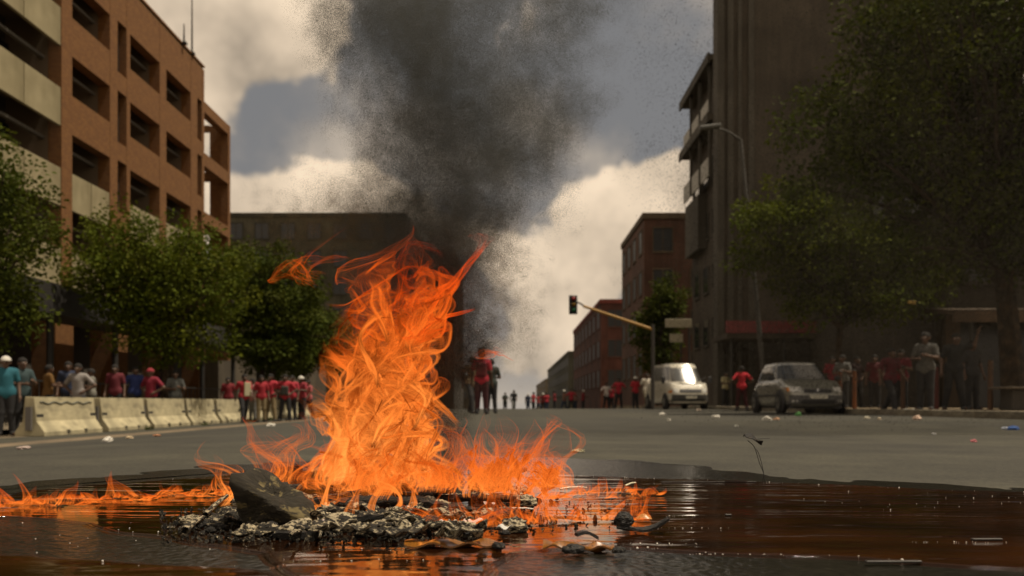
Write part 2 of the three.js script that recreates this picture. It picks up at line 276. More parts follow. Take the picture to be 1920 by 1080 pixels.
// a plain block with rows of windows, each window a part with its pane
function block(name, label, [x0, x1, y0, y1, d0, d1], m, { faces = ['front'], nx = 4, ny = 4, side = 3, first = .12, win = [.5, .55], trim, roof, glass = farGlass }) {
  const b = thing(name, label, 'building'), frameM = trim ?? m;
  mesh('wall', bx(x0, x1, y0, y1, -d0, -d1), m, b);
  mesh('parapet', [bx(x0 - .12, x1 + .12, y1 + .002, y1 + .45, -d0 + .12, -d0 - .25), bx(x0 - .12, x0 + .2, y1 + .003, y1 + .448, -d0 - .26, -d1), bx(x1 - .2, x1 + .12, y1 + .003, y1 + .448, -d0 - .26, -d1)], roof ?? frameM, b);
  const H = (y1 - Math.max(y0, 0)) * (1 - first), base = y1 - H, fh = H / ny;
  for (const f of faces) for (let j = 0; j < ny; j++) {
    const n = f === 'front' ? nx : side, L = f === 'front' ? x1 - x0 : d1 - d0, w = L / n;
    for (let i = 0; i < n; i++) {
      const c = w * (i + .5), y = base + fh * (j + .5), ww = w * win[0], hh = fh * win[1];
      let fr, pn;
      if (f === 'front') { const x = x0 + c, z = -d0; fr = [bx(x - ww / 2 - .08, x + ww / 2 + .08, y - hh / 2 - .14, y - hh / 2, z + .10, z), bx(x - ww / 2 - .08, x - ww / 2, y - hh / 2, y + hh / 2, z + .07, z), bx(x + ww / 2, x + ww / 2 + .08, y - hh / 2, y + hh / 2, z + .07, z), bx(x - ww / 2 - .08, x + ww / 2 + .08, y + hh / 2, y + hh / 2 + .1, z + .08, z), bx(x - .03, x + .03, y - hh / 2, y + hh / 2, z + .05, z)]; pn = bx(x - ww / 2, x + ww / 2, y - hh / 2, y + hh / 2, z + .02, z); }
      else { const x = f === 'left' ? x0 : x1, s = f === 'left' ? -1 : 1, z = -d0 - c; fr = [bx(x, x + s * .1, y - hh / 2 - .14, y - hh / 2, z - ww / 2 - .08, z + ww / 2 + .08), bx(x, x + s * .07, y - hh / 2, y + hh / 2, z - ww / 2 - .08, z - ww / 2), bx(x, x + s * .07, y - hh / 2, y + hh / 2, z + ww / 2, z + ww / 2 + .08), bx(x, x + s * .08, y + hh / 2, y + hh / 2 + .1, z - ww / 2 - .08, z + ww / 2 + .08)]; pn = bx(x, x + s * .02, y - hh / 2, y + hh / 2, z - ww / 2, z + ww / 2); }
      const w_ = mesh('window', fr, frameM, b); pane(w_, pn, glass);
    }
  }
  return b;
}
{
  const plaster = (c, s) => std(c, .92, { map: grime(.12, s, [.72, .70, .66], .14) });
  block('end_building', 'long drab olive building across the street end behind the flames', [-31, -11.4, -3, 20.2, 100, 140], plaster([.13, .125, .09], 21), { faces: ['front', 'right'], nx: 7, ny: 6, side: 6, trim: plaster([.09, .085, .065], 22) });
  block('back_building', 'low plain dark building behind the corner frame of the brick building', [-40, -19.5, -.6, 8.2, 62, 98], plaster([.12, .10, .07], 20), { faces: ['front'], nx: 5, ny: 2 });
  block('tower_block', 'tall dark narrow building hidden behind the top of the flames', [-21, -11.2, -5, 29.6, 180, 215], plaster([.07, .065, .05], 23), { faces: ['front'], nx: 4, ny: 8, side: 4 });
  block('low_building', 'low dark building far down the left of the street', [-24, -11.5, -6, 7.4, 255, 330], plaster([.10, .09, .07], 24), { faces: ['front', 'right'], nx: 4, ny: 2, side: 6 });
  block('red_brick_building', 'dark reddish building with a flat roof right of the sky gap', [9.9, 24, -2, 14.1, 70, 84], plaster([.19, .10, .075], 25), { faces: ['front', 'left'], nx: 5, ny: 4, side: 4, trim: plaster([.22, .17, .12], 26) });
  block('red_roof_building', 'maroon building with a red parapet behind the yellow signal arm', [9.9, 26, -3, 11.4, 104, 150], plaster([.17, .07, .055], 27), { faces: ['front', 'left'], nx: 5, ny: 3, side: 8, roof: plaster([.42, .11, .09], 28), trim: plaster([.20, .10, .08], 28) });
  block('grey_building', 'grey-green building far down the right of the street', [10, 30, -5, 9.0, 165, 262], plaster([.15, .155, .13], 29), { faces: ['front', 'left'], nx: 5, ny: 3, side: 12 });
  block('pale_building', 'small pale building farthest down the right of the street', [10.4, 30, -7, 7.2, 285, 400], plaster([.34, .29, .21], 30), { faces: ['front', 'left'], nx: 5, ny: 3, side: 12 });
  // the tall block on the right: a high gable, and behind it storeys with overhanging slabs
  const t = thing('tall_building', 'tall dark brown building with a blank front and jutting balcony slabs on the right', 'building'), pl = plaster([.115, .098, .078], 31), pl2 = plaster([.135, .127, .11], 32), slabM = plaster([.17, .155, .13], 33);
  mesh('front_wall', bx(11.2, 26, -.5, 34, -49.6, -51), pl, t);
  for (const [x0, x1, p] of [[10.9, 11.25, .12], [11.45, 11.75, .10], [12.0, 12.2, .08], [12.55, 12.85, .10]]) mesh('pilaster', bx(x0, x1, -.5, 34.02, -49.6 + p, -50.6), pl2, t);
  mesh('side_wall', bx(11.5, 26, -.5, 19.0, -51, -59.5), pl, t);
  for (const [y, o] of [[19.0, 10.75], [15.75, 10.72]]) { mesh('balcony_slab', bx(o, 20, y, y + .32, -50.8, -59.4), slabM, t); mesh('slab_edge', bx(o - .1, o, y - .12, y + .40, -50.8, -59.5), pl2, t); }
  for (const y of [16.1, 12.9]) for (let i = 0; i < 3; i++) { const z = -51.4 - i * 2.7; mesh('balcony_panel', rbox(.08, 1.05, 2.3, .01).translate(10.9, y + .52, z - 1.2), std([.40, .39, .35], .8), t); mesh('post', box(.16, 2.9, .16, 10.9, y + 1.45, z), pl2, t); }
  for (let k = 0; k < 4; k++) for (let i = 0; i < 3; i++) { const y = 13.0 - k * 3.1, z = -52.6 - i * 2.6; const w = mesh('window', [bx(11.38, 11.5, y - .1, y, z - .8, z + .8), bx(11.42, 11.5, y, y + 1.5, z - .84, z - .74), bx(11.42, 11.5, y, y + 1.5, z + .74, z + .84)], pl2, t); pane(w, bx(11.46, 11.5, y, y + 1.5, z - .74, z + .74)); }
  mesh('bay', bx(10.95, 11.5, 9.4, 12.6, -55, -59), pl2, t);
  const c = thing('shop_canopy', 'shop canopy with a red fascia strip below the tall brown building', 'canopy');
  mesh('roof', bx(10.6, 20, 3.5, 3.75, -46, -49.4), plaster([.13, .11, .09], 36), c); mesh('fascia', bx(10.55, 16, 3.76, 4.35, -45.95, -46.1), std([.16, .03, .03], .7), c);
  for (let i = 0; i < 4; i++) mesh('post', new THREE.CylinderGeometry(.07, .07, 3.6, 10).translate(10.9 + i * 2.6, 1.75, -46.3), darkMetal, c);
  const s = block('shop_building', 'dark two-storey shop building behind the trees on the right', [15, 42, -.5, 9.5, 33, 47], plaster([.085, .075, .062], 37), { faces: ['front', 'left'], nx: 7, ny: 2, side: 4, first: .42 });
  mesh('shop_front', [bx(15.4, 41, .15, 3.1, -32.86, -33)], phys([.03, .03, .03], .2), s);
  for (let i = 0; i < 9; i++) mesh('brick_pier', bx(15.2 + i * 3.1, 15.7 + i * 3.1, -.3, 3.4, -32.7, -33.02), plaster([.18, .14, .11], 38), s);
  const aw = thing('shop_awning', 'brown shop awning reaching over the right pavement', 'awning');
  mesh('roof', [(() => { const g = bx(0, 26, 0, .16, 0, 2.6); g.rotateX(.12); return g.translate(14.4, 3.5, -33); })()], plaster([.15, .11, .08], 39), aw);
  mesh('fascia', bx(14.4, 40.4, 2.95, 3.3, -30.4, -30.5), plaster([.20, .14, .10], 40), aw);
  for (let i = 0; i < 6; i++) mesh('post', new THREE.CylinderGeometry(.06, .06, 3.2, 10).translate(15 + i * 3.6, 1.5, -30.5), darkMetal, aw);
}
// ------------------------------------------------------------------ trees
const leafGreen = (c, o = .35) => phys(c, .75, { transmission: o, thickness: 0, side: THREE.DoubleSide, specularIntensity: .12, vertexColors: true });
const barkMap = tex(256, (u, v) => { const n = noise3(u * 16, v * 4, 3, 16) * .25 + tn(u, v, 16, 5, 3) * .15; const c = .5 + n; return [c, c * .88, c * .74]; }, 1);
const bark = std([.19, .16, .13], .95, { map: barkMap, bumpMap: barkMap, bumpScale: .02 });
function tree(name, label, [x, d], seed, { trunk = 2.4, r0 = .16, lean = [0, 0], crowns, leaves = 14000, leaf = .15, mat, clump = .55, stems = 1 }) {
  const r = rng(seed), y = ground(x, -d), t = thing(name, label, 'tree', [x, y, -d]), limbs = [], P = [], N = [], C = [], I = [];
  const vol = crowns.map((c) => c[3] * c[4] * c[5]), all = vol.reduce((a, b) => a + b);
  const tips = [];
  crowns.forEach((c, k) => {
    const n = Math.max(4, Math.round(leaves / 110 * vol[k] / all));
    for (let i = 0; i < n; i++) { const q = Math.pow(r(), .42), a = r() * 6.283, h = r() * 2 - 1, s = Math.sqrt(1 - h * h); const w = 1 + .22 * noise3(Math.cos(a) * 2 + k * 5, h * 2, Math.sin(a) * 2 + seed); tips.push(V(c[0] + c[3] * q * w * s * Math.cos(a), c[1] + c[4] * q * w * h, c[2] + c[5] * q * w * s * Math.sin(a))); }
  });
  const forks = [];
  for (let s = 0; s < stems; s++) {
    const o = stems > 1 ? V((r() - .5) * .5, 0, (r() - .5) * .5) : V(0, 0, 0), top = V(lean[0] + o.x * 2.2, trunk, lean[1] + o.z * 2.2), pts = [o.clone().setY(-.15), o.clone().lerp(top, .35).add(V((r() - .5) * .12, 0, (r() - .5) * .12)), o.clone().lerp(top, .7).add(V((r() - .5) * .16, 0, 0)), top];
    limbs.push(taper(pts, r0, r0 * .7)); forks.push(top);
  }
  tips.forEach((p, i) => { if (i % 4) return; const f = forks[i % forks.length].clone(), m = f.clone().lerp(p, .5).add(V((r() - .5) * .3, .25 + r() * .2, (r() - .5) * .3)); limbs.push(taper([f.clone().add(V(0, -.1, 0)), m, p], r0 * .42, .012)); });
  mesh('trunk', limbs, bark, t);
  for (const p of tips) {
    const n = 90 + Math.floor(r() * 40), R = clump * (.7 + r() * .6), tone = .8 + r() * .4, yel = r() * .25;
    for (let i = 0; i < n; i++) {
      const a = r() * 6.283, h = r() * 2 - 1, s = Math.sqrt(1 - h * h), q = R * Math.pow(r(), .5), L = leaf * (.6 + r() * .7), cx = p.x + q * s * Math.cos(a), cy = p.y + q * h * .75, cz = p.z + q * s * Math.sin(a);
      const b = V(s * Math.cos(a) + (r() - .5), h * .6 - .25 + (r() - .5) * .8, s * Math.sin(a) + (r() - .5)).normalize(), u = V(r() - .5, r() - .5, r() - .5).cross(b).normalize(), k = P.length / 3, w = L * .3, nn = V().crossVectors(b, u), fold = L * .08;
      P.push(cx, cy, cz, cx + b.x * L * .5 + u.x * w + nn.x * fold, cy + b.y * L * .5 + u.y * w + nn.y * fold, cz + b.z * L * .5 + u.z * w + nn.z * fold, cx + b.x * L, cy + b.y * L, cz + b.z * L, cx + b.x * L * .5 - u.x * w + nn.x * fold, cy + b.y * L * .5 - u.y * w + nn.y * fold, cz + b.z * L * .5 - u.z * w + nn.z * fold);
      const c = tone * (.85 + r() * .3); for (let e = 0; e < 4; e++) C.push(c * (1 + yel), c, c * (1 - yel));
      I.push(k, k + 1, k + 2, k, k + 2, k + 3);
    }
  }
  const g = new THREE.BufferGeometry(); g.setAttribute('position', new THREE.Float32BufferAttribute(P, 3)); g.setAttribute('color', new THREE.Float32BufferAttribute(C, 3)); g.setIndex(I); g.computeVertexNormals();
  tag(mesh('crown', g, mat, t), null, null, null, 'stuff');
  return t;
}
function taper(pts, r0, r1, seg = 7, n = 8) {
  const c = new THREE.CatmullRomCurve3(pts), g = new THREE.TubeGeometry(c, n, 1, seg, false), p = g.attributes.position;
  for (let j = 0; j <= n; j++) { const o = c.getPointAt(j / n), k = lerp(r0, r1, Math.pow(j / n, .8)) * (j === 0 && r0 > .1 ? 1.35 : 1); for (let i = 0; i <= seg; i++) { const q = j * (seg + 1) + i; p.setXYZ(q, o.x + (p.getX(q) - o.x) * k, o.y + (p.getY(q) - o.y) * k, o.z + (p.getZ(q) - o.z) * k); } }
  g.computeVertexNormals(); return g;
}
{
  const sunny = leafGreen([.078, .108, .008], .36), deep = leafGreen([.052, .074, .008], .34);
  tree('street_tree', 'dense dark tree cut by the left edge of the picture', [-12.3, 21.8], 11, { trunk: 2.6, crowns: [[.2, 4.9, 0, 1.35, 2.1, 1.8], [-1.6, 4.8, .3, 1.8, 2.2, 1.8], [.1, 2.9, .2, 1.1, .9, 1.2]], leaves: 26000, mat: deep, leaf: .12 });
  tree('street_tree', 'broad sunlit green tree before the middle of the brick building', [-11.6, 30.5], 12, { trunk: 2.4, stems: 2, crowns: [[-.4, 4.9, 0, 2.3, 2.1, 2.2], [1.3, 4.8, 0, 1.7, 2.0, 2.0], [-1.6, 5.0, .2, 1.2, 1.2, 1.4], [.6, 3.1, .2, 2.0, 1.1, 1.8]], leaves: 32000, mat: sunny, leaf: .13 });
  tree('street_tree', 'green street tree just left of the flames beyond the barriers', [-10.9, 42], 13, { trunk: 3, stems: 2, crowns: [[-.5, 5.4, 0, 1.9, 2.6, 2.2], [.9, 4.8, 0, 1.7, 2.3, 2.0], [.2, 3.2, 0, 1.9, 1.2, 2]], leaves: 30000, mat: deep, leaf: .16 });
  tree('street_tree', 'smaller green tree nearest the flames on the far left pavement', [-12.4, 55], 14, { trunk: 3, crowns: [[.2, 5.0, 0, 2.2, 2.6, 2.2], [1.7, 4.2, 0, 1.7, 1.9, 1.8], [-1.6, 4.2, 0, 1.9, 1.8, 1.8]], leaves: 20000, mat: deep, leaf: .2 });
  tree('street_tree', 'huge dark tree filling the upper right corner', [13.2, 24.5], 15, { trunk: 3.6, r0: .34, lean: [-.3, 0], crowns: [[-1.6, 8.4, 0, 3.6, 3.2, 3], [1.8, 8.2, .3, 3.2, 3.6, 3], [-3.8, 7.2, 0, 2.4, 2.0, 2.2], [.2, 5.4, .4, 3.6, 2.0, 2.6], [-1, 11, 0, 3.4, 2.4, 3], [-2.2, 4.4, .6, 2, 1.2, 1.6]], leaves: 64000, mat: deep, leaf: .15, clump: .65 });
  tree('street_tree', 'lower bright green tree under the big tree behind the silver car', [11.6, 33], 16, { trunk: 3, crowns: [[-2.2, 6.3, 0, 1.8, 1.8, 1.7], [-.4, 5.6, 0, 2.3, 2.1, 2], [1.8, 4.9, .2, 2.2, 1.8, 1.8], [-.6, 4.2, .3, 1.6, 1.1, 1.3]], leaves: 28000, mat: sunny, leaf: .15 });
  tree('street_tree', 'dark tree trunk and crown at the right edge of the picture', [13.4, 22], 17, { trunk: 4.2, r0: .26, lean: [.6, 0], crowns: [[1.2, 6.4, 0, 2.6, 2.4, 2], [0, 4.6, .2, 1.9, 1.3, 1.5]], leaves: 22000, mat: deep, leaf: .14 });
  tree('street_tree', 'hazy tree in front of the reddish building', [9.9, 63], 18, { trunk: 3, r0: .13, crowns: [[0, 5.2, 0, 1.5, 2.6, 1.5], [.6, 7.4, 0, 1.2, 1.6, 1.2]], leaves: 9000, mat: deep, leaf: .24 });
}
// ------------------------------------------------------------------ vehicles
const tyreM = std([.02, .02, .02], .85), rimM = phys([.35, .35, .34], .35, { metalness: .8 }), plastic = std([.03, .03, .032], .6);
function wheel(t, x, y, z, r, w) {
  const s = sgn(x), prof = [[r * .62, -w / 2], [r * .9, -w / 2], [r, -w * .32], [r, w * .32], [r * .9, w / 2], [r * .62, w / 2]].map((p) => new THREE.Vector2(...p));
  const o = mesh('wheel', new THREE.LatheGeometry(prof, 28).rotateZ(Math.PI / 2).translate(x, y, z), tyreM, t);
  const rim = [new THREE.CylinderGeometry(r * .62, r * .62, w * .8, 24).rotateZ(Math.PI / 2).translate(x, y, z)];
  for (let k = 0; k < 5; k++) rim.push(box(.03, r * 1.1, .05).translate(0, 0, 0).rotateX(k * Math.PI / 5).translate(x + s * w * .45, y, z));
  mesh('rim', rim, rimM, o);
}
// body: an outline that is a rounded rectangle in plan, drawn in towards sill and shoulder, closed by a top that follows the bonnet
function car(name, label, [x, d], turn, c) {
  const t = thing(name, label, c.category, [x, ground(x, -d), -d], turn), n = c.round ?? 5;
  const out = (th, W, L, zc = 0) => [W * sup(Math.cos(th), n), zc + L * sup(Math.sin(th), n)];
  const side = (u, v) => { const th = u * 2 * Math.PI, k = c.side(v), [px, pz] = out(th, c.W * k[0], c.L * k[1], c.zc ?? 0); return [px, lerp(c.sill, c.top(pz), v), pz]; };
  const body = gridGeo((u, v) => side(1 - u, v), 96, 14);
  const cap = gridGeo((u, v) => { const [px, py, pz] = side(1 - u, 1), k = 1 - v; return [px * k, c.top(pz * k) + .045 * (1 - Math.pow(k, 3)), (pz - 0) * k]; }, 96, 10);
  mesh('body', [body, cap], c.paint, t);
  // glasshouse
  const gh = (u, v, off = 0) => { const th = u * 2 * Math.PI, b = Math.pow(v, .9), W = lerp(c.gw[0], c.gw[1], b) + off + .03 * Math.sin(Math.PI * v), zf = lerp(c.gf[0], c.gf[1], v), zr = lerp(c.gr[0], c.gr[1], v), L = (zf - zr) / 2 + off, m = c.gn ?? n, px = W * sup(Math.cos(th), m), pz = (zf + zr) / 2 + L * sup(Math.sin(th), m); return [px, lerp(c.gy[0], c.gy[1], v), pz]; };
  const roof = gridGeo((u, v) => { const p = gh(1 - u, 1), k = 1 - v, zc = (c.gf[1] + c.gr[1]) / 2; return [p[0] * k, c.gy[1] + .075 * (1 - k * k), zc + (p[2] - zc) * k]; }, 72, 8);
  mesh('cabin', [gridGeo((u, v) => gh(1 - u, v), 96, 8), roof], c.paint, t);
  const glass = (nm, u0, u1, v0, v1, lab) => { const w = mesh(nm, gridGeo((u, v) => gh(lerp(u1, u0, u), lerp(v0, v1, v), .007), 24, 8), c.glass, t); return w; };
  // u runs from +x (0) over +z (1/4, the front) to -x (1/2)
  glass('windscreen', .134, .366, c.wsv[0], c.wsv[1]);
  for (const [a, b] of c.sideWin) { glass('side_window', .5 + a, .5 + b, .16, .86); glass('side_window', (1 - b) % 1, (1 - a), .16, .86); }
  for (const s of [-1, 1]) for (const z of c.axles) {
    const wx = s * (c.W * .99);
    mesh('wheel_arch', new THREE.CylinderGeometry(c.wr * 1.2, c.wr * 1.2, .05, 32).rotateZ(Math.PI / 2).translate(wx - s * .012, c.wr, z), plastic, t);
    wheel(t, wx - s * .05, c.wr, z, c.wr, .2);
  }
  const front = (px, py) => { const k = c.side(clamp((py - c.sill) / (c.top(c.L) - c.sill)))[1]; const q = Math.min(1, Math.abs(px / c.W)); return (c.zc ?? 0) + c.L * k * Math.pow(1 - Math.pow(q, n), 1 / n); };
  const patch = (nm, x0, x1, y0, y1, m, off = .012, par = t) => mesh(nm, gridGeo((u, v) => { const px = lerp(x0, x1, u), py = lerp(y0, y1, v); return [px, py, front(px, py) + off]; }, 16, 4), m, par);
  c.more(t, patch, front, gh);
  return t;
}
{
  const silver = phys([.30, .295, .26], .32, { metalness: .5, clearcoat: .8, clearcoatRoughness: .12, bumpMap: tex(256, (u, v) => [.5 + .3 * noise3(u * 4, v * 4, 2, 4)], 3, true), bumpScale: .002 });
  const glass = phys([.012, .014, .014], .12, { ior: 1.5 }), lampM = phys([.55, .55, .52], .08, { clearcoat: 1 }), amber = phys([.62, .22, .03], .15, { clearcoat: 1 }), chrome = phys([.7, .7, .68], .12, { metalness: 1 }), plateM = std([.62, .6, .5], .6);
  car('parked_car', 'silver hatchback parked with its front towards the fire by the right kerb', [8.10, 26.6], .0, {
    category: 'car', W: .84, L: 1.93, sill: .2, wr: .30, axles: [1.22, -1.28], round: 5, paint: silver, glass,
    side: (v) => [1 - .09 * Math.pow(1 - Math.min(1, v * 3), 2) - .1 * Math.pow(Math.max(0, v - .72) / .28, 2), 1 - .05 * Math.pow(1 - Math.min(1, v * 3), 2) - .07 * Math.pow(Math.max(0, v - .6) / .4, 2)],
    top: (z) => .92 - .24 * smooth(.9, 2.0, z) - .06 * smooth(-1.5, -2, z), gw: [.76, .56], gf: [1.10, .22], gr: [-1.82, -1.5], gy: [.88, 1.42], wsv: [.12, .9], sideWin: [[-.107, -.012], [-.004, .06], [.068, .10]],
    more(t, patch, front) {
      for (const s of [-1, 1]) {
        const h = patch('headlight', s * .42, s * .74, .60, .72, lampM, .015); mesh('indicator', gridGeo((u, v) => { const px = lerp(s * .70, s * .79, u), py = lerp(.60, .70, v); return [px, py, front(px, py) + .022]; }, 6, 3), amber, h);
        mesh('mirror', rbox(.18, .13, .1, .04, s * .93, .98, .72), plastic, t);
        patch('fog_light', s * .5, s * .66, .31, .37, lampM, .014);
        for (const z of [.05, -.85]) mesh('door_handle', rbox(.03, .03, .18, .01, s * .85, .78, z), plastic, t);
        mesh('rubbing_strip', rbox(.025, .06, 2.3, .01, s * .853, .5, -.05), plastic, t);
      }
      patch('grille', -.36, .36, .56, .66, plastic, .016); mesh('badge', new THREE.CylinderGeometry(.055, .055, .03, 4).rotateX(Math.PI / 2).scale(.8, 1.3, 1).translate(0, .63, front(0, .63) + .03), chrome, t);
      patch('bumper', -.8, .8, .27, .50, std([.10, .10, .10], .6), .02); patch('lower_grille', -.45, .45, .29, .38, plastic, .028); patch('number_plate', -.24, .24, .41, .5, plateM, .032);
      for (const s of [-.3, .22]) mesh('wiper', rod(V(s, .95, 1.09), V(s + .42, 1.03, .98), .008), plastic, t);
      mesh('underbody', box(1.4, .12, 3.4, 0, .2, 0), plastic, t);
      for (const s of [-.3, .3]) mesh('seat', [rbox(.46, .6, .14, .05, s, 1.0, -.25), rbox(.24, .16, .1, .04, s, 1.33, -.28)], plastic, t);
    },
  });
  const white = phys([.62, .59, .50], .22, { clearcoat: 1, clearcoatRoughness: .1 }), busGlass = phys([.05, .05, .045], .34, { ior: 1.9, clearcoat: 1, clearcoatRoughness: .26 });
  car('minibus_taxi', 'white minibus with the sun glinting on its windscreen at the right of the road', [7.62, 43.5], .12, {
    category: 'minibus', W: .94, L: 2.35, sill: .28, wr: .34, axles: [1.45, -1.45], round: 6, gn: 3.2, paint: white, glass: busGlass,
    side: (v) => [1 - .06 * Math.pow(1 - Math.min(1, v * 3), 2) - .03 * Math.pow(Math.max(0, v - .7) / .3, 2), 1 - .03 * Math.pow(1 - Math.min(1, v * 3), 2) - .10 * Math.pow(Math.max(0, v - .45) / .55, 2)],
    top: (z) => 1.2 - .14 * smooth(1.7, 2.4, z), gw: [.90, .72], gf: [2.12, 1.28], gr: [-2.28, -2.1], gy: [1.16, 2.06], wsv: [.10, .74], sideWin: [[-.115, -.05], [-.04, 0], [.006, .05], [.056, .105]],
    more(t, patch, front, gh) {
      for (const s of [-1, 1]) { const h = patch('headlight', s * .56, s * .86, .74, .92, lampM, .015); mesh('indicator', gridGeo((u, v) => { const px = lerp(s * .80, s * .9, u), py = lerp(.74, .9, v); return [px, py, front(px, py) + .02]; }, 6, 3), amber, h); mesh('mirror', rbox(.16, .3, .12, .04, s * 1.08, 1.32, 1.7), plastic, t); }
      patch('grille', -.5, .5, .76, .9, plastic, .015); patch('bumper', -.92, .92, .36, .66, std([.06, .06, .058], .5), .03); patch('number_plate', -.26, .26, .48, .6, plateM, .045); patch('lower_grille', -.6, .6, .38, .46, plastic, .038);
      for (const s of [-.4, .3]) mesh('wiper', rod(V(s, 1.24, 2.06), V(s + .5, 1.42, 1.9), .01), plastic, t);
      mesh('roof_visor', gridGeo((u, v) => gh(lerp(.362, .138, u), lerp(.80, .97, v), .02), 24, 4), phys([.66, .62, .52], .3), t);
      mesh('underbody', box(1.6, .14, 4.2, 0, .28, 0), plastic, t);
    },
  });
}
// ------------------------------------------------------------------ people
// A body is one surface: the distances to tapered bones, joined smoothly and meshed.
const PEN = { n: 0 };
function skinField(bones, lo, hi, cells, blend = .035) {
  const size = Math.max(hi[0] - lo[0], hi[1] - lo[1], hi[2] - lo[2]), half = size / 2, c = [0, 1, 2].map((k) => (lo[k] + hi[k]) / 2), mc = new MarchingCubes(cells, undefined, false, false, 60000), f = mc.field;
  mc.isolation = 0; f.fill(-1);
  const S = cells, dist = new Float32Array(S * S * S).fill(1), pt = (i) => (i - S / 2) / (S / 2) * half;
  for (const [a, b, ra, rb, sz = 1] of bones) {
    const R = Math.max(ra, rb) + .09, i0 = [], i1 = [];
    for (let k = 0; k < 3; k++) { i0.push(Math.max(1, Math.floor((Math.min(a[k], b[k]) - R - c[k]) / half * S / 2 + S / 2))); i1.push(Math.min(S - 2, Math.ceil((Math.max(a[k], b[k]) + R - c[k]) / half * S / 2 + S / 2))); }
    const dx = b[0] - a[0], dy = b[1] - a[1], dz = (b[2] - a[2]), L = dx * dx + dy * dy + dz * dz + 1e-9;
    for (let k = i0[2]; k <= i1[2]; k++) for (let j = i0[1]; j <= i1[1]; j++) for (let i = i0[0]; i <= i1[0]; i++) {
      const x = pt(i) + c[0] - a[0], y = pt(j) + c[1] - a[1], z = pt(k) + c[2] - a[2], t = clamp((x * dx + y * dy + z * dz) / L);
      const d = Math.hypot(x - dx * t, y - dy * t, (z - dz * t) / sz) - lerp(ra, rb, t), o = k * S * S + j * S + i, q = dist[o], h = clamp(.5 + .5 * (q - d) / blend);
      dist[o] = q >= 1 ? d : lerp(q, d, h) - blend * h * (1 - h);
    }
  }
  for (let i = 0; i < f.length; i++) f[i] = -dist[i];
  mc.update();
  const n = mc.count, P = new Float32Array(n * 3), N = new Float32Array(n * 3);
  for (let i = 0; i < n; i++) for (let k = 0; k < 3; k++) { P[i * 3 + k] = mc.positionArray[i * 3 + k] * half + c[k]; N[i * 3 + k] = mc.normalArray[i * 3 + k]; }
  const g = new THREE.BufferGeometry(); g.setAttribute('position', new THREE.BufferAttribute(P, 3)); g.setAttribute('normal', new THREE.BufferAttribute(N, 3)); g.setAttribute('uv', new THREE.BufferAttribute(new Float32Array(n * 2), 2)); mc.geometry.dispose(); return g;
}
const lerp3 = (a, b, t) => a.map((x, k) => lerp(x, b[k], t));
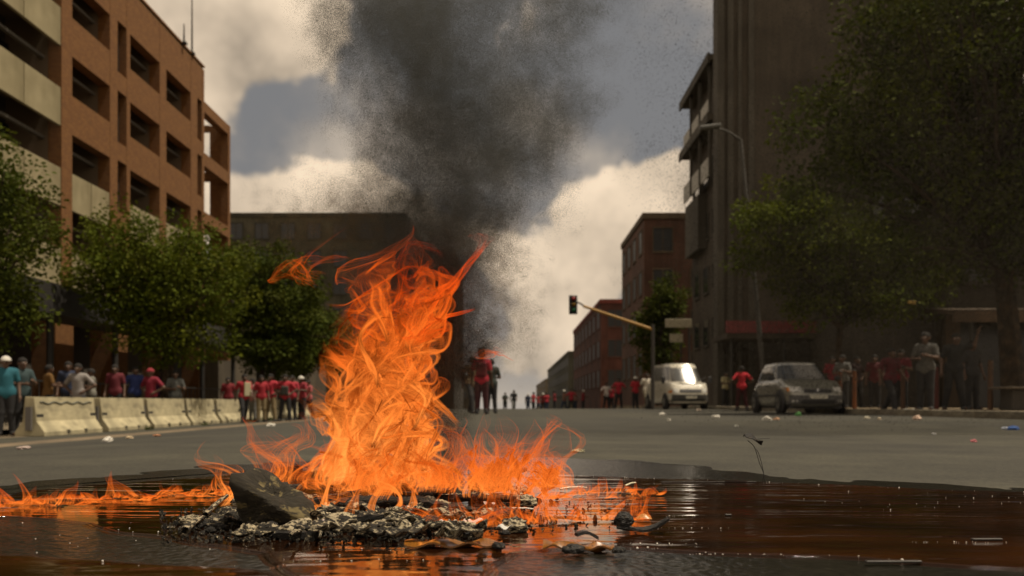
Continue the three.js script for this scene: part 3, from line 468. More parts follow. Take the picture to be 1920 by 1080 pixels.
// a posture: where the joints are (left is +x of the figure, which faces +z)
function posture({ lean = 0, twist = 0, la, ra, ll, rl, headTilt = 0 }) {
  const J = { hip: [0, .94, 0], chest: [lean * .3, 1.28, .02], neck: [lean * .4, 1.47, .01], head: [lean * .45, 1.61, .035 + headTilt * .04] };
  J.ls = [J.chest[0] + .185, 1.42, twist * .05]; J.rs = [J.chest[0] - .185, 1.42, -twist * .05];
  [J.le, J.lw] = la; [J.re, J.rw] = ra; [J.lk, J.lf] = ll; [J.rk, J.rf] = rl;
  J.lh = [.09, .9, 0]; J.rh = [-.09, .9, 0];
  const hand = (e, w) => { const d = lerp3(e, w, 1).map((x, k) => x - e[k]), l = Math.hypot(...d), u = d.map((x) => x / l), p = w.map((x, k) => x + u[k] * .05), o = Math.abs(u[1]) > .6 ? [0, 0, 1] : [0, 1, 0], side = [u[1] * o[2] - u[2] * o[1], u[2] * o[0] - u[0] * o[2], u[0] * o[1] - u[1] * o[0]], b = []; b.push([w, p.map((x, k) => x + u[k] * .03), .026, .036]); for (let i = 0; i < 4; i++) { const s = (i - 1.5) * .019, r0 = p.map((x, k) => x + u[k] * .045 + o[k] * s), m = r0.map((x, k) => x + u[k] * [.045, .055, .05, .038][i] + side[k] * .012), q = m.map((x, k) => x + u[k] * .025 + side[k] * .022); b.push([r0, m, .0095, .0085], [m, q, .0085, .0065]); } const th = w.map((x, k) => x + u[k] * .03 + o[k] * .032), tt = th.map((x, k) => x + u[k] * .045 + o[k] * .025); b.push([th, tt, .013, .008]); return b; };
  const torso = [[[-.09, 1.38, 0], [.09, 1.38, 0], .105, .105, .85], [[0, 1.3, .01], [0, 1.02, .01], .145, .125, .8], [[-.06, .98, 0], [.06, .98, 0], .125, .125, .85], [J.neck, J.chest, .055, .07]].map(([a, b, ...r]) => [a.map((x, k) => k ? x : x + J.chest[0] * (a[1] > 1.1 ? 1 : .3)), b.map((x, k) => k ? x : x + J.chest[0] * (b[1] > 1.1 ? 1 : .3)), ...r]);
  const arm = (s, e, w) => [[s, e, .056, .042], [e, w, .042, .028]], leg = (h, k, f) => [[h, k, .098, .06], [k, [f[0], f[1] + .08, f[2]], .06, .04]];
  const foot = (f, dx) => [[[f[0], f[1] + .05, f[2] - .03], [f[0] + dx, f[1] + .035, f[2] + .15], .05, .038]];
  const neck = [[[J.neck[0], 1.42, 0], J.head.map((x, k) => x - [0, .06, .02][k]), .055, .052]];
  const H = J.head, head = [[[H[0], H[1] + .03, H[2] - .02], [H[0], H[1] - .0, H[2]], .098, .085, 1.12], [[H[0], H[1] - .05, H[2] + .035], [H[0], H[1] - .08, H[2] + .045], .058, .045], [[H[0], H[1] + .0, H[2] + .088], [H[0], H[1] - .03, H[2] + .108], .010, .018], [[H[0] - .09, H[1] + .01, H[2] - .02], [H[0] - .095, H[1] - .03, H[2] - .015], .018, .012], [[H[0] + .09, H[1] + .01, H[2] - .02], [H[0] + .095, H[1] - .03, H[2] - .015], .018, .012]];
  const body = skinField([...torso, ...arm(J.ls, J.le, J.lw), ...arm(J.rs, J.re, J.rw), ...leg(J.lh, J.lk, J.lf), ...leg(J.rh, J.rk, J.rf), ...foot(J.lf, .03), ...foot(J.rf, -.03), ...neck], [-.9, -.05, -.9], [.9, 1.75, .9], 64);
  const hd = skinField([...head, ...neck], [H[0] - .17, H[1] - .19, H[2] - .17], [H[0] + .17, H[1] + .15, H[2] + .17], 32, .02);
  const hands = [hand(J.le, J.lw), hand(J.re, J.rw)].map((b, i) => { const w = i ? J.rw : J.lw; return skinField(b, w.map((x) => x - .17), w.map((x) => x + .17), 40, .01); });
  const grow = (b, g, h = g) => b.map(([p, q, r0, r1, s]) => [p, q, r0 + g, r1 + h, s]);
  const shirt = skinField([...grow(torso.slice(0, 3), .018), [J.neck, J.chest, .05, .07], ...[[J.ls, J.le], [J.rs, J.re]].map(([s, e]) => [s, lerp3(s, e, .72), .068, .062]), [[J.chest[0] * .3 - .06, .92, 0], [J.chest[0] * .3 + .06, .92, 0], .145, .145, .85]], [-.75, .6, -.75], [.75, 1.6, .75], 48, .03);
  const trousers = skinField([[[-.05, .98, 0], [.05, .98, 0], .128, .128, .85], ...[[J.lh, J.lk, J.lf], [J.rh, J.rk, J.rf]].flatMap(([h, k, f]) => [[h, k, .112, .08], [k, [f[0], f[1] + .1, f[2]], .08, .064]])], [-.6, -.05, -.6], [.6, 1.15, .6], 48, .03);
  const shoes = [...foot(J.lf, .03), ...foot(J.rf, -.03)].map(([a, b]) => skinField([[a, b, .056, .045], [[a[0], a[1] + .03, a[2]], [a[0], a[1] + .07, a[2]], .05, .05]], a.map((x) => x - .14), [a[0] + .14, a[1] + .14, a[2] + .24], 26, .02));
  return { J, body: [body, hd, ...hands], shirt, trousers, shoes };
}
const armDown = (s, f = .03) => [[s * .25, 1.14, -.02], [s * .27, .88, .06 + f]];
const POSES = {
  stand: posture({ la: armDown(1), ra: armDown(-1), ll: [[.1, .5, .02], [.12, 0, 0]], rl: [[-.1, .5, .02], [-.12, 0, .03]] }),
  hold: posture({ la: [[.26, 1.16, .06], [.13, 1.2, .28]], ra: [[-.27, 1.15, .04], [-.08, 1.14, .3]], ll: [[.1, .5, .02], [.12, 0, .02]], rl: [[-.1, .5, .0], [-.13, 0, -.03]], headTilt: .4 }),
  walk: posture({ lean: .05, twist: 1, la: [[.24, 1.16, .1], [.2, .98, .3]], ra: [[-.25, 1.16, -.12], [-.26, .92, -.1]], ll: [[.1, .52, -.05], [.13, .03, -.32]], rl: [[-.1, .53, .16], [-.13, 0, .26]] }),
  raise: posture({ lean: .1, la: [[.42, 1.45, .05], [.48, 1.72, .1]], ra: armDown(-1, .05), ll: [[.13, .5, .03], [.2, 0, .02]], rl: [[-.12, .5, .02], [-.18, 0, -.02]] }),
  hips: posture({ la: [[.4, 1.17, -.08], [.2, 1.03, .06]], ra: [[-.4, 1.17, -.08], [-.2, 1.03, .06]], ll: [[.13, .5, .03], [.18, 0, .03]], rl: [[-.13, .5, .02], [-.2, 0, -.02]] }),
};
const skinM = std([.10, .055, .035], .6), hairM = std([.012, .010, .009], .9), eyeM = std([.5, .48, .45], .3), lipM = std([.13, .05, .045], .6), clothMap = tex(128, (u, v) => { const c = .82 + tn(u, v, 8, 4, 4) * .22; return [c, c, c]; }, 2);
const cloth = (c) => std(c, .88);
const dyes = new Map(), dye = (c) => { const k = c.join(); if (!dyes.has(k)) dyes.set(k, cloth(c)); return dyes.get(k); };
const RED = [.36, .022, .035], DRED = [.17, .012, .018], WHITE = [.58, .56, .5], BLACK = [.018, .018, .02], NAVY = [.02, .028, .06], KHAKI = [.22, .17, .09], GREY = [.16, .16, .155], DENIM = [.035, .05, .085];
const HEADS = {
  hair: (J) => ['hair', new THREE.SphereGeometry(.112, 18, 12, 0, 6.283, 0, 1.75).scale(.93, 1, 1.08).rotateX(-.35).translate(J.head[0], J.head[1] + .028, J.head[2] - .022), hairM],
  cap: (J, c) => ['cap', mergeGeometries([new THREE.SphereGeometry(.116, 18, 10, 0, 6.283, 0, 1.6).scale(.95, .95, 1.08), new THREE.CylinderGeometry(.085, .085, .012, 18).scale(1, 1, .9).translate(0, .0, .12)].map((g) => g.toNonIndexed())).translate(J.head[0], J.head[1] + .035, J.head[2] - .01), dye(c)],
  hat: (J, c) => ['hat', new THREE.LatheGeometry([[.19, 0], [.19, .012], [.115, .03], [.105, .12], [.07, .14], [0, .135]].map((p) => new THREE.Vector2(...p)), 22).translate(J.head[0], J.head[1] + .055, J.head[2] - .01), dye(c)],
};
const protos = new Map();
function person(pose, px, d, turn, label, { shirt = RED, legs = BLACK, head = 'hair', headC = WHITE, tall = 1, up = 0, group, extra, dx = 0 }) {
  const P = POSES[pose], key = pose; let t;
  const x = (px - 960) / F * d, y = (x > 9.2 ? .125 + ground(12, -d) : x < -11.6 ? .1 + ground(-15, -d) : ground(x, -d)) + up;
  if (!protos.has(key)) {
    t = thing('person', label, 'person', [x, y, -d], turn);
    mesh('body', P.body, skinM, t); const s = mesh('shirt', P.shirt, dye(shirt), t); s.userData.slot = 1; mesh('trousers', P.trousers, dye(legs), t); for (const g of P.shoes) mesh('shoe', g, plastic, t);
    const H = P.J.head; for (const e of [-1, 1]) mesh('eye', new THREE.SphereGeometry(.011, 8, 6).translate(H[0] + e * .034, H[1] + .012, H[2] + .088), eyeM, t); mesh('mouth', rbox(.045, .01, .01, .004, H[0], H[1] - .058, H[2] + .088), lipM, t);
    protos.set(key, t);
  } else {
    t = protos.get(key).clone(); t.name = numbered('person'); t.userData = { label, category: 'person' }; scene.add(t); t.position.set(x, y, -d); t.rotation.y = turn;
    for (const o of [...t.children]) { if (['hair', 'cap', 'hat', 'bag', 'vest', 'phone'].includes(o.name)) t.remove(o); else if (o.name === 'shirt') o.material = dye(shirt); else if (o.name === 'trousers') o.material = dye(legs); }
  }
  const [n, g, m] = HEADS[head](P.J, headC); mesh(n, g, m, t);
  if (extra) extra(t, P.J);
  t.scale.setScalar(tall);
  if (group) t.userData.group = group; return t;
}
const bag = (c) => (t, J) => mesh('bag', rbox(.3, .4, .16, .06, J.chest[0], 1.2, -.2), dye(c), t);
const sideBag = (c) => (t, J) => mesh('bag', rbox(.2, .3, .3, .06, J.chest[0] + .27, 1.02, -.04), dye(c), t);
const phone = (t, J) => mesh('phone', rbox(.08, .15, .012, .004, (J.lw[0] + J.rw[0]) / 2, 1.24, .38), plastic, t);
{
  const T = Math.PI;
  person('stand', 11, 20.6, .5, 'person in a cyan shirt and white cap at the left picture edge', { shirt: [.015, .11, .15], legs: BLACK, head: 'cap' });
  person('hold', 41, 21.2, .9, 'person in a grey-green top with bent arms beside the cyan shirt', { shirt: [.03, .055, .06], legs: BLACK });
  person('hold', 90, 24.5, 2.4, 'person in an ochre top with the back turned behind the first barrier', { shirt: [.14, .07, .015], tall: .93 });
  person('stand', 128, 25.5, .4, 'person in dark blue standing beside the checked shirt', { shirt: NAVY, legs: BLACK });
  person('hips', 147, 24.4, 0, 'person in a pale checked shirt above the joint of the first two barriers', { shirt: [.26, .24, .23], legs: NAVY });
  person('hold', 173, 27, -1.1, 'person in a light top half turned away behind the second barrier', { shirt: [.17,.165,.14], legs: BLACK, tall: .92 });
  person('stand', 216, 27.5, .2, 'person in a dark maroon top in the shade behind the second barrier', { shirt: [.11, .012, .02], legs: BLACK });
  person('walk', 252, 29, .8, 'person in a bright blue top in the shade under the trees', { shirt: [.02, .035, .14], legs: BLACK });
  person('hips', 283, 27.8, -.3, 'person in a crimson top with arms bent behind the third barrier', { shirt: [.20, .012, .03], legs: BLACK, head: 'cap', headC: [.24, .02, .03] });
  person('stand', 302, 31, .5, 'person in a purple top behind the person in crimson', { shirt: [.07, .01, .06], legs: BLACK });
  person('hold', 329, 29.6, .4, 'person in a pale grey top and black trousers in front of the barriers', { shirt: [.10, .105, .10], legs: BLACK });
  // the red group at the end of the barriers
  person('stand', 428, 37.5, .3, 'person in red at the left end of the group by the last barriers', { shirt: DRED });
  person('walk', 457, 33.6, .6, 'person in red with a cream waistcoat stepping onto the road', { extra: (t, J) => mesh('vest', rbox(.24, .5, .05, .02, .09, 1.2, .14), dye([.46, .42, .28]), t) });
  person('hold', 474, 36, -.4, 'person in a pink top next to the cream waistcoat', { shirt: [.40, .17, .17], legs: GREY, tall: .95 });
  person('stand', 490, 35, .5, 'person in a deep red shirt and khaki trousers', { shirt: [.30, .015, .025], legs: KHAKI });
  person('hips', 508, 35.6, -.2, 'tall person in bright red and khaki with pale shoes', { shirt: [.44, .03, .05], legs: KHAKI, tall: 1.04 });
  person('hips', 535, 34.6, .1, 'broad person in red with a dark bag on the chest', { legs: BLACK, extra: (t, J) => mesh('bag', rbox(.28, .34, .14, .05, 0, 1.14, .18), dye([.04, .04, .035]), t) });
  person('stand', 548, 35.8, -.2, 'person in red between the broad person and the white cap', { shirt: [.40, .03, .05], legs: BLACK, tall: 1.0 });
  person('hold', 566, 37, -.5, 'person with a white cap and red top nearest the flames', { shirt: [.28, .03, .045], head: 'cap' });
  person('walk', 578, 39, -.5, 'person in a pinkish red top partly behind the flames', { shirt: [.36, .09, .10], legs: BLACK, tall: .95 });
  // beyond the fire
  person('stand', 903, 26, T, 'person in red with a black hat standing right of the flames', { shirt: [.42, .025, .045], legs: [.05, .012, .015], head: 'hat', headC: BLACK, extra: bag([.13, .01, .02]), tall: 1.03 });
  person('hold', 921, 28, T, 'person in black carrying a green bag beside the black hat', { shirt: [.03, .04, .035], extra: sideBag([.09, .26, .09]), tall: .94 });
  person('walk', 884, 27.5, .6, 'person in pale brown close behind the black hat', { shirt: [.20, .14, .08], legs: BLACK, tall: .96 });
  person('hold', 947, 84, .4, 'small dark person alone left of the walking figure in the street gap', { shirt: [.04, .05, .04], legs: BLACK });
  person('walk', 963, 76, .2, 'walking person in black in the middle of the street gap', { shirt: BLACK, legs: GREY });
  const far = [[990, 88, NAVY], [1000, 82, RED], [1009, 90, RED], [1018, 86, DRED], [1025, 84, RED], [1040, 78, DRED], [1058, 76, [.20, .10, .07]], [1071, 72, RED], [1078, 74, [.34, .20, .16]], [1093, 76, DRED]];
  far.forEach(([px, d, c], i) => person(['stand', 'hold', 'walk', 'hips'][i % 4], px, d, i * .9, ['far person in navy at the left of the distant crowd', 'far person in red next to navy in the distant crowd', 'third far person from the left in the distant crowd', 'far person in dark red fourth in the distant crowd', 'far person in red fifth in the distant crowd', 'far person in dark red before the grey building', 'far person in brown before the maroon building', 'far person in red below the signal head', 'far person in a salmon top below the signal head', 'far person in dark red left of the yellow arm shadow'][i], { shirt: c, legs: i % 2 ? BLACK : DENIM, head: i % 3 ? 'hair' : 'cap', group: 'distant crowd in the street' }));
  person('hips', 1137, 58, .3, 'person in a white top left of the red shirts before the minibus', { shirt: [.62, .55, .5], legs: BLACK, tall: .95 });
  person('stand', 1146, 60, 0, 'person in red half behind the white top', { shirt: RED, legs: BLACK, tall: .9 });
  person('hips', 1160, 53, -.2, 'person in a plain red shirt between the white top and the minibus', { shirt: RED, legs: BLACK });
  person('stand', 1191, 51, .3, 'person in red with a white cap left of the minibus', { shirt: [.34, .02, .03], head: 'cap' });
  person('walk', 1212, 46, .4, 'person in a white coat touching the left side of the minibus', { shirt: [.55, .5, .42], legs: [.3, .27, .2] });
  person('hips', 1391, 35.5, T, 'person in a bright red shirt between the minibus and the silver car', { shirt: [.52, .02, .035], legs: [.05, .008, .01], tall: .97 });
  person('hold', 1360, 47, .6, 'person in a pale yellow top far behind between minibus and car', { shirt: [.42, .38, .22], legs: BLACK });
  person('stand', 1560, 31.5, 0, 'person in red standing just right of the silver car', { shirt: [0.17, 0.015, 0.025], legs: BLACK });
  person('hold', 1580, 30.5, -.6, 'person in grey beside the red shirt right of the silver car', { shirt: [0.11, 0.11, 0.105], legs: BLACK });
  person('hips', 1606, 31.5, .4, 'person in dark clothes between the orange posts on the right', { shirt: [0.025, 0.01, 0.011], legs: BLACK });
  person('stand', 1640, 30.5, -.3, 'person in dark maroon left of the striding person on the right pavement', { shirt: [0.07, 0.01, 0.0125], legs: BLACK });
  person('walk', 1669, 22.6, .5, 'striding person in black trousers and red top on the right kerb', { shirt: [0.08, 0.01, 0.015], legs: BLACK, tall: .93 });
  person('hold', 1690, 27.5, -.5, 'person in red partly behind the striding person', { shirt: [0.14, 0.015, 0.0225], legs: BLACK });
  person('hold', 1736, 21.2, -.7, 'tall person in a grey shirt looking down at a phone on the right', { shirt: [0.085, 0.0825, 0.075], legs: BLACK, extra: phone, tall: 1.02 });
  person('raise', 1788, 21.8, -.3, 'tall person in black with one arm raised on the right pavement', { shirt: [0.015, 0.016, 0.017], legs: BLACK, tall: 1.03 });
  person('stand', 1822, 23.5, .2, 'person in a dark grey coat beside the raised arm', { shirt: [0.035, 0.035, 0.0375], legs: BLACK });
}
// ------------------------------------------------------------------ barriers, signals, lamps, posts, litter
{
  const conc = std([.9, .88, .82], .92, { map: tex(512, (u, v) => { const a = tn(u, v, 4, 5, 5) * .10 + noise3(u * 32, v * 8, 3, 32) * .05, s = smooth(.25, .6, noise3(u * 8, v * 4, 9, 8)) * .10; const c = .70 + a - s; return [c, c * .955, c * .80]; }, .5), bumpMap: asphaltBump, bumpScale: .004 });
  const L = 2.95, prof = [[-.30, 0], [-.30, .07], [-.14, .30], [-.085, .81], [.085, .81], [.14, .30], [.30, .07], [.30, 0]];
  const barrierGeo = () => {
    const s = new THREE.Shape(prof.map((p) => new THREE.Vector2(...p))), g = new THREE.ExtrudeGeometry(s, { depth: L - .03, bevelEnabled: true, bevelSize: .015, bevelThickness: .015, bevelSegments: 2 }).translate(0, 0, -L / 2 + .015);
    return g;
  };
  const words = ['nearest pale concrete barrier, with a wavy dark line along its top', 'second pale concrete barrier from the left', 'third concrete barrier, half in tree shade', 'fourth concrete barrier, wholly in tree shade', 'fifth concrete barrier, sunlit at its near end', 'sixth concrete barrier, behind the cream waistcoat', 'seventh concrete barrier, behind the khaki trousers', 'eighth concrete barrier, behind the broad person in red', 'ninth concrete barrier, last before the flames'];
  let first; const hole = std([.02, .019, .017], .95);
  words.forEach((w, i) => {
    const x = -10.25 - i * .08, z = -(21.25 + i * 3.3), y = ground(x, z) + .02, a = .02 * Math.sin(i * 2.3) + .02;
    if (!first) {
      first = thing('concrete_barrier', w, 'barrier', [x, y, z], a, 'concrete barriers along the left side');
      mesh('block', barrierGeo(), conc, first);
      for (const [yy, zz] of [[.40, L / 2 - .16], [.40, -L / 2 + .16]]) mesh('lifting_slot', box(.035, .11, .3, .128, yy, zz, 0, 0, 0), hole, first);
      for (const zz of [-.55, .35]) mesh('drain_slot', box(.06, .1, .16, .285, .05, zz), hole, first);
      for (const zz of [L / 2 + .02, -L / 2 - .02]) mesh('coupling', box(.12, .5, .1, 0, .36, zz), std([.12, .11, .1], .8), first);
      const pts = []; for (let k = 0; k <= 22; k++) pts.push(V(.118 + .004, .70 + .022 * Math.sin(k * 1.25), -L / 2 + .2 + k * (L - .4) / 22));
      const line = mesh('paint_line', tube(pts, .014, 6, 80), std([.12, .13, .11], .9), first); line.userData.label = 'wavy dark line along the top of the barrier';
    } else { const c = copyOf(first, w, [x, y, z], a); c.remove(c.children.find((o) => o.name === 'paint_line')); }
  });
  // green weeds and litter at their foot
  const wm = leafGreen([.06, .075, .02]); const r = rng(6);
  for (let n = 0; n < 9; n++) { const d = 22 + r() * 24, x = -9.75 + r() * .2, g = []; for (let k = 0; k < 26; k++) { const a = r() * 6.28, h = .08 + r() * .16; g.push(new THREE.ConeGeometry(.012, h, 3).translate(0, h / 2, 0).rotateZ((r() - .5) * 1.4).rotateX((r() - .5) * 1.4).translate(Math.cos(a) * r() * .14, 0, Math.sin(a) * r() * .2)); }
    for (const q of g) { const c = new Float32Array(q.attributes.position.count * 3).fill(1); q.setAttribute('color', new THREE.BufferAttribute(c, 3)); }
    const t = mesh('weed', mergeGeometries(g), wm); t.position.set(x, ground(x, -d), -d); tag(t, 'small green weed tuft at the foot of the concrete barriers', 'weed', 'weeds at the foot of the barriers'); }
  // fence behind the crowd on the left
  const fence = thing('railing', 'dark upright railing in the shade behind the crowd on the left', 'railing', [-13.6, ground(-15, 0) + .1, 0]);
  for (const y of [.25, 1.25]) mesh('rail', box(.05, .05, 36, 0, y, -42), darkMetal, fence);
  for (let i = 0; i < 80; i++) mesh('bar', box(.025, 1.25, .025, 0, .62, -24.2 - i * .44), darkMetal, fence);
  // street lamp leaning over the car
  const base = at(1429, 700, 29.5), lamp = thing('street_lamp', 'tall pale street lamp leaning left behind the silver car', 'street lamp', [9.55, .12, -35]);
  const poleM = std([.07, .066, .058], .6), top = at(1389, 262, 35).sub(V(9.55, .12, -35)), arm = at(1326, 238, 33).sub(V(9.55, .12, -35));
  mesh('pole', rod(V(0, 0, 0), top, .11, .06, 12), poleM, lamp); mesh('arm', tube([top, top.clone().lerp(arm, .5).add(V(0, .12, 0)), arm], .04, 8, 16), poleM, lamp); mesh('lamp_head', rbox(.75, .14, .26, .05).rotateZ(.12).translate(arm.x + .1, arm.y, arm.z), std([.1, .1, .09], .5), lamp); mesh('foot', new THREE.CylinderGeometry(.17, .2, .5, 12).translate(0, .2, 0), poleM, lamp);
  // traffic signal on a yellow arm
  const d = 42, foot = at(1224, 700, d), sg = thing('traffic_signal', 'traffic signal hung on a sloping yellow arm over the far street', 'traffic light', [foot.x, ground(foot.x, -d), -d]), yel = std([.34, .185, .035], .6), o = sg.position;
  const P = (x, y) => at(x, y, d).sub(o);
  mesh('pole', rod(V(0, 0, 0), P(1224, 608), .09, .08, 12), std([.05, .045, .04], .6), sg); mesh('arm', rod(P(1224, 618), P(1094, 574), .075, .06, 10), yel, sg); mesh('bracket', tube([P(1096, 575), P(1088, 569), P(1079, 566)], .04, 8, 12), darkMetal, sg);
  const q = P(1075, 571), hd = mesh('signal_head', rbox(.27, .74, .24, .05, q.x, q.y, q.z), std([.02, .02, .02], .7), sg);
  [[.25, [.25, .02, .02]], [0, [.25, .14, .02]], [-.25, [.02, .14, .06]]].forEach(([dy, c]) => { mesh('lens', new THREE.SphereGeometry(.1, 14, 8, 0, 6.283, 0, 1.2).rotateX(Math.PI / 2).translate(q.x, q.y + dy, q.z + .085), phys(c, .2), hd); mesh('hood', new THREE.CylinderGeometry(.115, .115, .16, 14, 1, true, -1.9, 3.8).rotateX(Math.PI / 2).translate(q.x, q.y + dy, q.z + .19), new THREE.MeshStandardMaterial({ color: rgb(.02, .02, .02), side: THREE.DoubleSide }), hd); });
  mesh('backing_board', rbox(.38, .86, .03, .05, q.x, q.y, q.z - .13), std([.02, .02, .02], .7), sg);
  // overhead sign boards on the right
  const sb = at(1272, 606, 60), s1 = thing('sign_board', 'pale overhead sign board beyond the minibus', 'sign', [sb.x, 0, sb.z]); mesh('board', rbox(1.7, .55, .06, .02, 0, sb.y, 0), std([.42, .38, .27], .7), s1); mesh('post', rod(V(.7, ground(sb.x, sb.z), -.06), V(.7, sb.y, -.06), .06), darkMetal, s1);
  const s2p = at(1268, 634, 56), s2 = thing('sign_board', 'lower pale shop board above the minibus roof', 'sign', [s2p.x, 0, s2p.z]); mesh('board', rbox(.8, .5, .06, .02, 0, s2p.y, 0), std([.42, .38, .27], .7), s2); mesh('post', rod(V(.3, ground(s2p.x, s2p.z), -.06), V(.3, s2p.y, -.06), .05), darkMetal, s2);
  const yb = at(1710, 567, 30), s3 = thing('sign_board', 'small yellow board hanging under the shop awning on the right', 'sign', [yb.x, 0, yb.z]); mesh('board', rbox(.26, .1, .04, .01, 0, yb.y, 0), std([.45, .30, .06], .6), s3); mesh('bracket', rod(V(0, yb.y + .05, 0), V(0, yb.y + .4, 0), .012), darkMetal, s3);
  // orange posts on the right pavement
  [[1575, 28.5], [1602, 27.6], [1693, 25], [1756, 24.6], [1857, 21]].forEach(([px, dd], i) => {
    const p = at(px, 700, dd), b = thing('post', ['thin rust post right of the silver car', 'orange post second from the silver car', 'brown post beside the striding person', 'dark red post behind the person with the phone', 'brown post at the right end of the pavement'][i], 'post', [p.x, .125, p.z], 0, 'posts along the right pavement');
    mesh('shaft', new THREE.CylinderGeometry(.055, .06, 1.15, 12).translate(0, .57, 0), std([[.10, .035, .015], [.17, .055, .015], [.07, .035, .018], [.09, .02, .015], [.08, .04, .02]][i], .7), b); mesh('cap', new THREE.SphereGeometry(.06, 12, 8).scale(1, .6, 1).translate(0, 1.15, 0), darkMetal, b);
  });
  const crate = thing('stall', 'dark low stall with boxes at the right edge of the pavement', 'stall', [11.2, .125, -20.5]); for (let i = 0; i < 3; i++) mesh('box', rbox(.7, .45, .5, .03, i * .75, .25, (i % 2) * .1), std([[.05, .045, .04], [.09, .075, .055], [.04, .04, .042]][i], .9), crate); mesh('table_top', rbox(2.6, .05, .8, .015, .75, .52, 0), std([.11, .09, .07], .85), crate);
  // litter: crumpled scraps, each its own
  const scrap = (seed, s, fl) => { const g = new THREE.IcosahedronGeometry(1, 3), p = g.attributes.position, v = V(); for (let i = 0; i < p.count; i++) { v.fromBufferAttribute(p, i); const n = 1 + .55 * noise3(v.x * 1.7 + seed, v.y * 1.7, v.z * 1.7) + .25 * noise3(v.x * 4, v.y * 4 + seed, v.z * 4); p.setXYZ(i, v.x * n * s, Math.max(v.y * n, -.55) * s * fl, v.z * n * s * .8); } g.computeVertexNormals(); return g.translate(0, .5 * s * fl, 0); };
  const lit = [[1084, 848, .055, [.30, .27, .17], 'yellowish scrap with a dark edge on the road behind the puddle', .32], [1242, 779, .10, WHITE, 'white scrap on the road below the minibus', .6], [1254, 789, .05, WHITE, 'tiny white scrap just below the one under the minibus'], [1310, 770, .10, [.4, .33, .27], 'tan scrap at the corner of the minibus'], [1343, 784, .10, WHITE, 'white ball of paper between minibus and car'], [1438, 788, .11, WHITE, 'flat white scrap below the front wheel of the car', .5], [1456, 787, .07, [.42, .25, .15], 'brown scrap beside the flat white one', .5], [1497, 780, .10, [.07, .22, .06], 'green scrap under the front bumper of the car', .7], [1381, 801, .04, [.4, .4, .36], 'speck of white paper in mid road'],
    [1625, 785, .07, [.5, .46, .36], 'cream scrap in the gutter left of the striding person', .6], [1648, 787, .05, [.5, .42, .3], 'small cream scrap in the gutter'], [1719, 787, .10, [.6, .44, .34], 'pinkish white scrap in the gutter by the phone user'], [1699, 773, .08, WHITE, 'left of three white cups on the kerb'], [1711, 773, .08, WHITE, 'middle of three white cups on the kerb'], [1722, 773, .08, WHITE, 'right of three white cups on the kerb'], [1751, 815, .025, [.4, .4, .4], 'tiny pale speck on the right of the road'], [1826, 829, .03, [.5, .16, .18], 'tiny pink speck on the right of the road'], [1899, 806, .09, [.05, .12, .35], 'blue and white packet on the road at the right edge', .4], [1885, 805, .05, [.45, .5, .6], 'white end of the blue packet', .5],
    [203, 828, .06, WHITE, 'white scrap on the road left of the barriers'], [45, 842, .07, [.34, .27, .24], 'pale pink scrap at the far left of the road', .3], [243, 822, .05, [.5, .4, .26], 'cream scrap by the second barrier', .4], [295, 818, .05, [.42, .2, .1], 'orange scrap by the third barrier', .4], [508, 799, .08, WHITE, 'white scrap by the khaki trousers', .5]];
  lit.forEach(([px, py, s, c, label, fl = .6], i) => { let dd = EYE * F / (py - HY); for (let k = 0; k < 20; k++) { const x = (px - 960) / F * dd, gy = x > 9 ? (x > 9.2 ? .125 : .02) : ground(x, -dd); dd = lerp(dd, (EYE - gy) * F / (py - HY), .5); } const x = (px - 960) / F * dd; const o = mesh('litter', scrap(i * 3.1, s * .8 , fl), std(c, .8)); o.position.set(x, (x > 9.2 ? .125 : ground(x, -dd)), -dd); o.rotation.y = i; tag(o, label, 'litter', 'scraps of litter on the street'); });
}
// ------------------------------------------------------------------ the fire: thin burning sheets carried up by a turbulent draught
const CN = 48, CF = new Float32Array(CN * CN * CN * 3), CL = 0.66;         // curl noise on a grid that repeats every CL metres
{
  const A = new Float32Array(CN * CN * CN * 3), id = (i, j, k) => ((((k + CN) % CN) * CN + ((j + CN) % CN)) * CN + ((i + CN) % CN)) * 3;
  for (let k = 0; k < CN; k++) for (let j = 0; j < CN; j++) for (let i = 0; i < CN; i++) {
    const o = id(i, j, k), x = i / CN, y = j / CN, z = k / CN;
    for (let c = 0; c < 3; c++) A[o + c] = noise3(x * 4 + c * 31, y * 4 + c * 17, z * 4, 4) * .70 + noise3(x * 8 + c * 13, y * 8 + c * 5, z * 8, 8) * .20 + noise3(x * 16 + c * 3, y * 16 + c * 7, z * 16, 16) * .012;
  }
  const h = CL / CN * 2;
  for (let k = 0; k < CN; k++) for (let j = 0; j < CN; j++) for (let i = 0; i < CN; i++) {
    const o = id(i, j, k), d = (c, ax) => { const a = ax === 0 ? [1, 0, 0] : ax === 1 ? [0, 1, 0] : [0, 0, 1]; return (A[id(i + a[0], j + a[1], k + a[2]) + c] - A[id(i - a[0], j - a[1], k - a[2]) + c]) / h; };
    CF[o] = (d(2, 1) - d(1, 2)) * .1; CF[o + 1] = (d(0, 2) - d(2, 0)) * .1; CF[o + 2] = (d(1, 0) - d(0, 1)) * .1;
  }
}
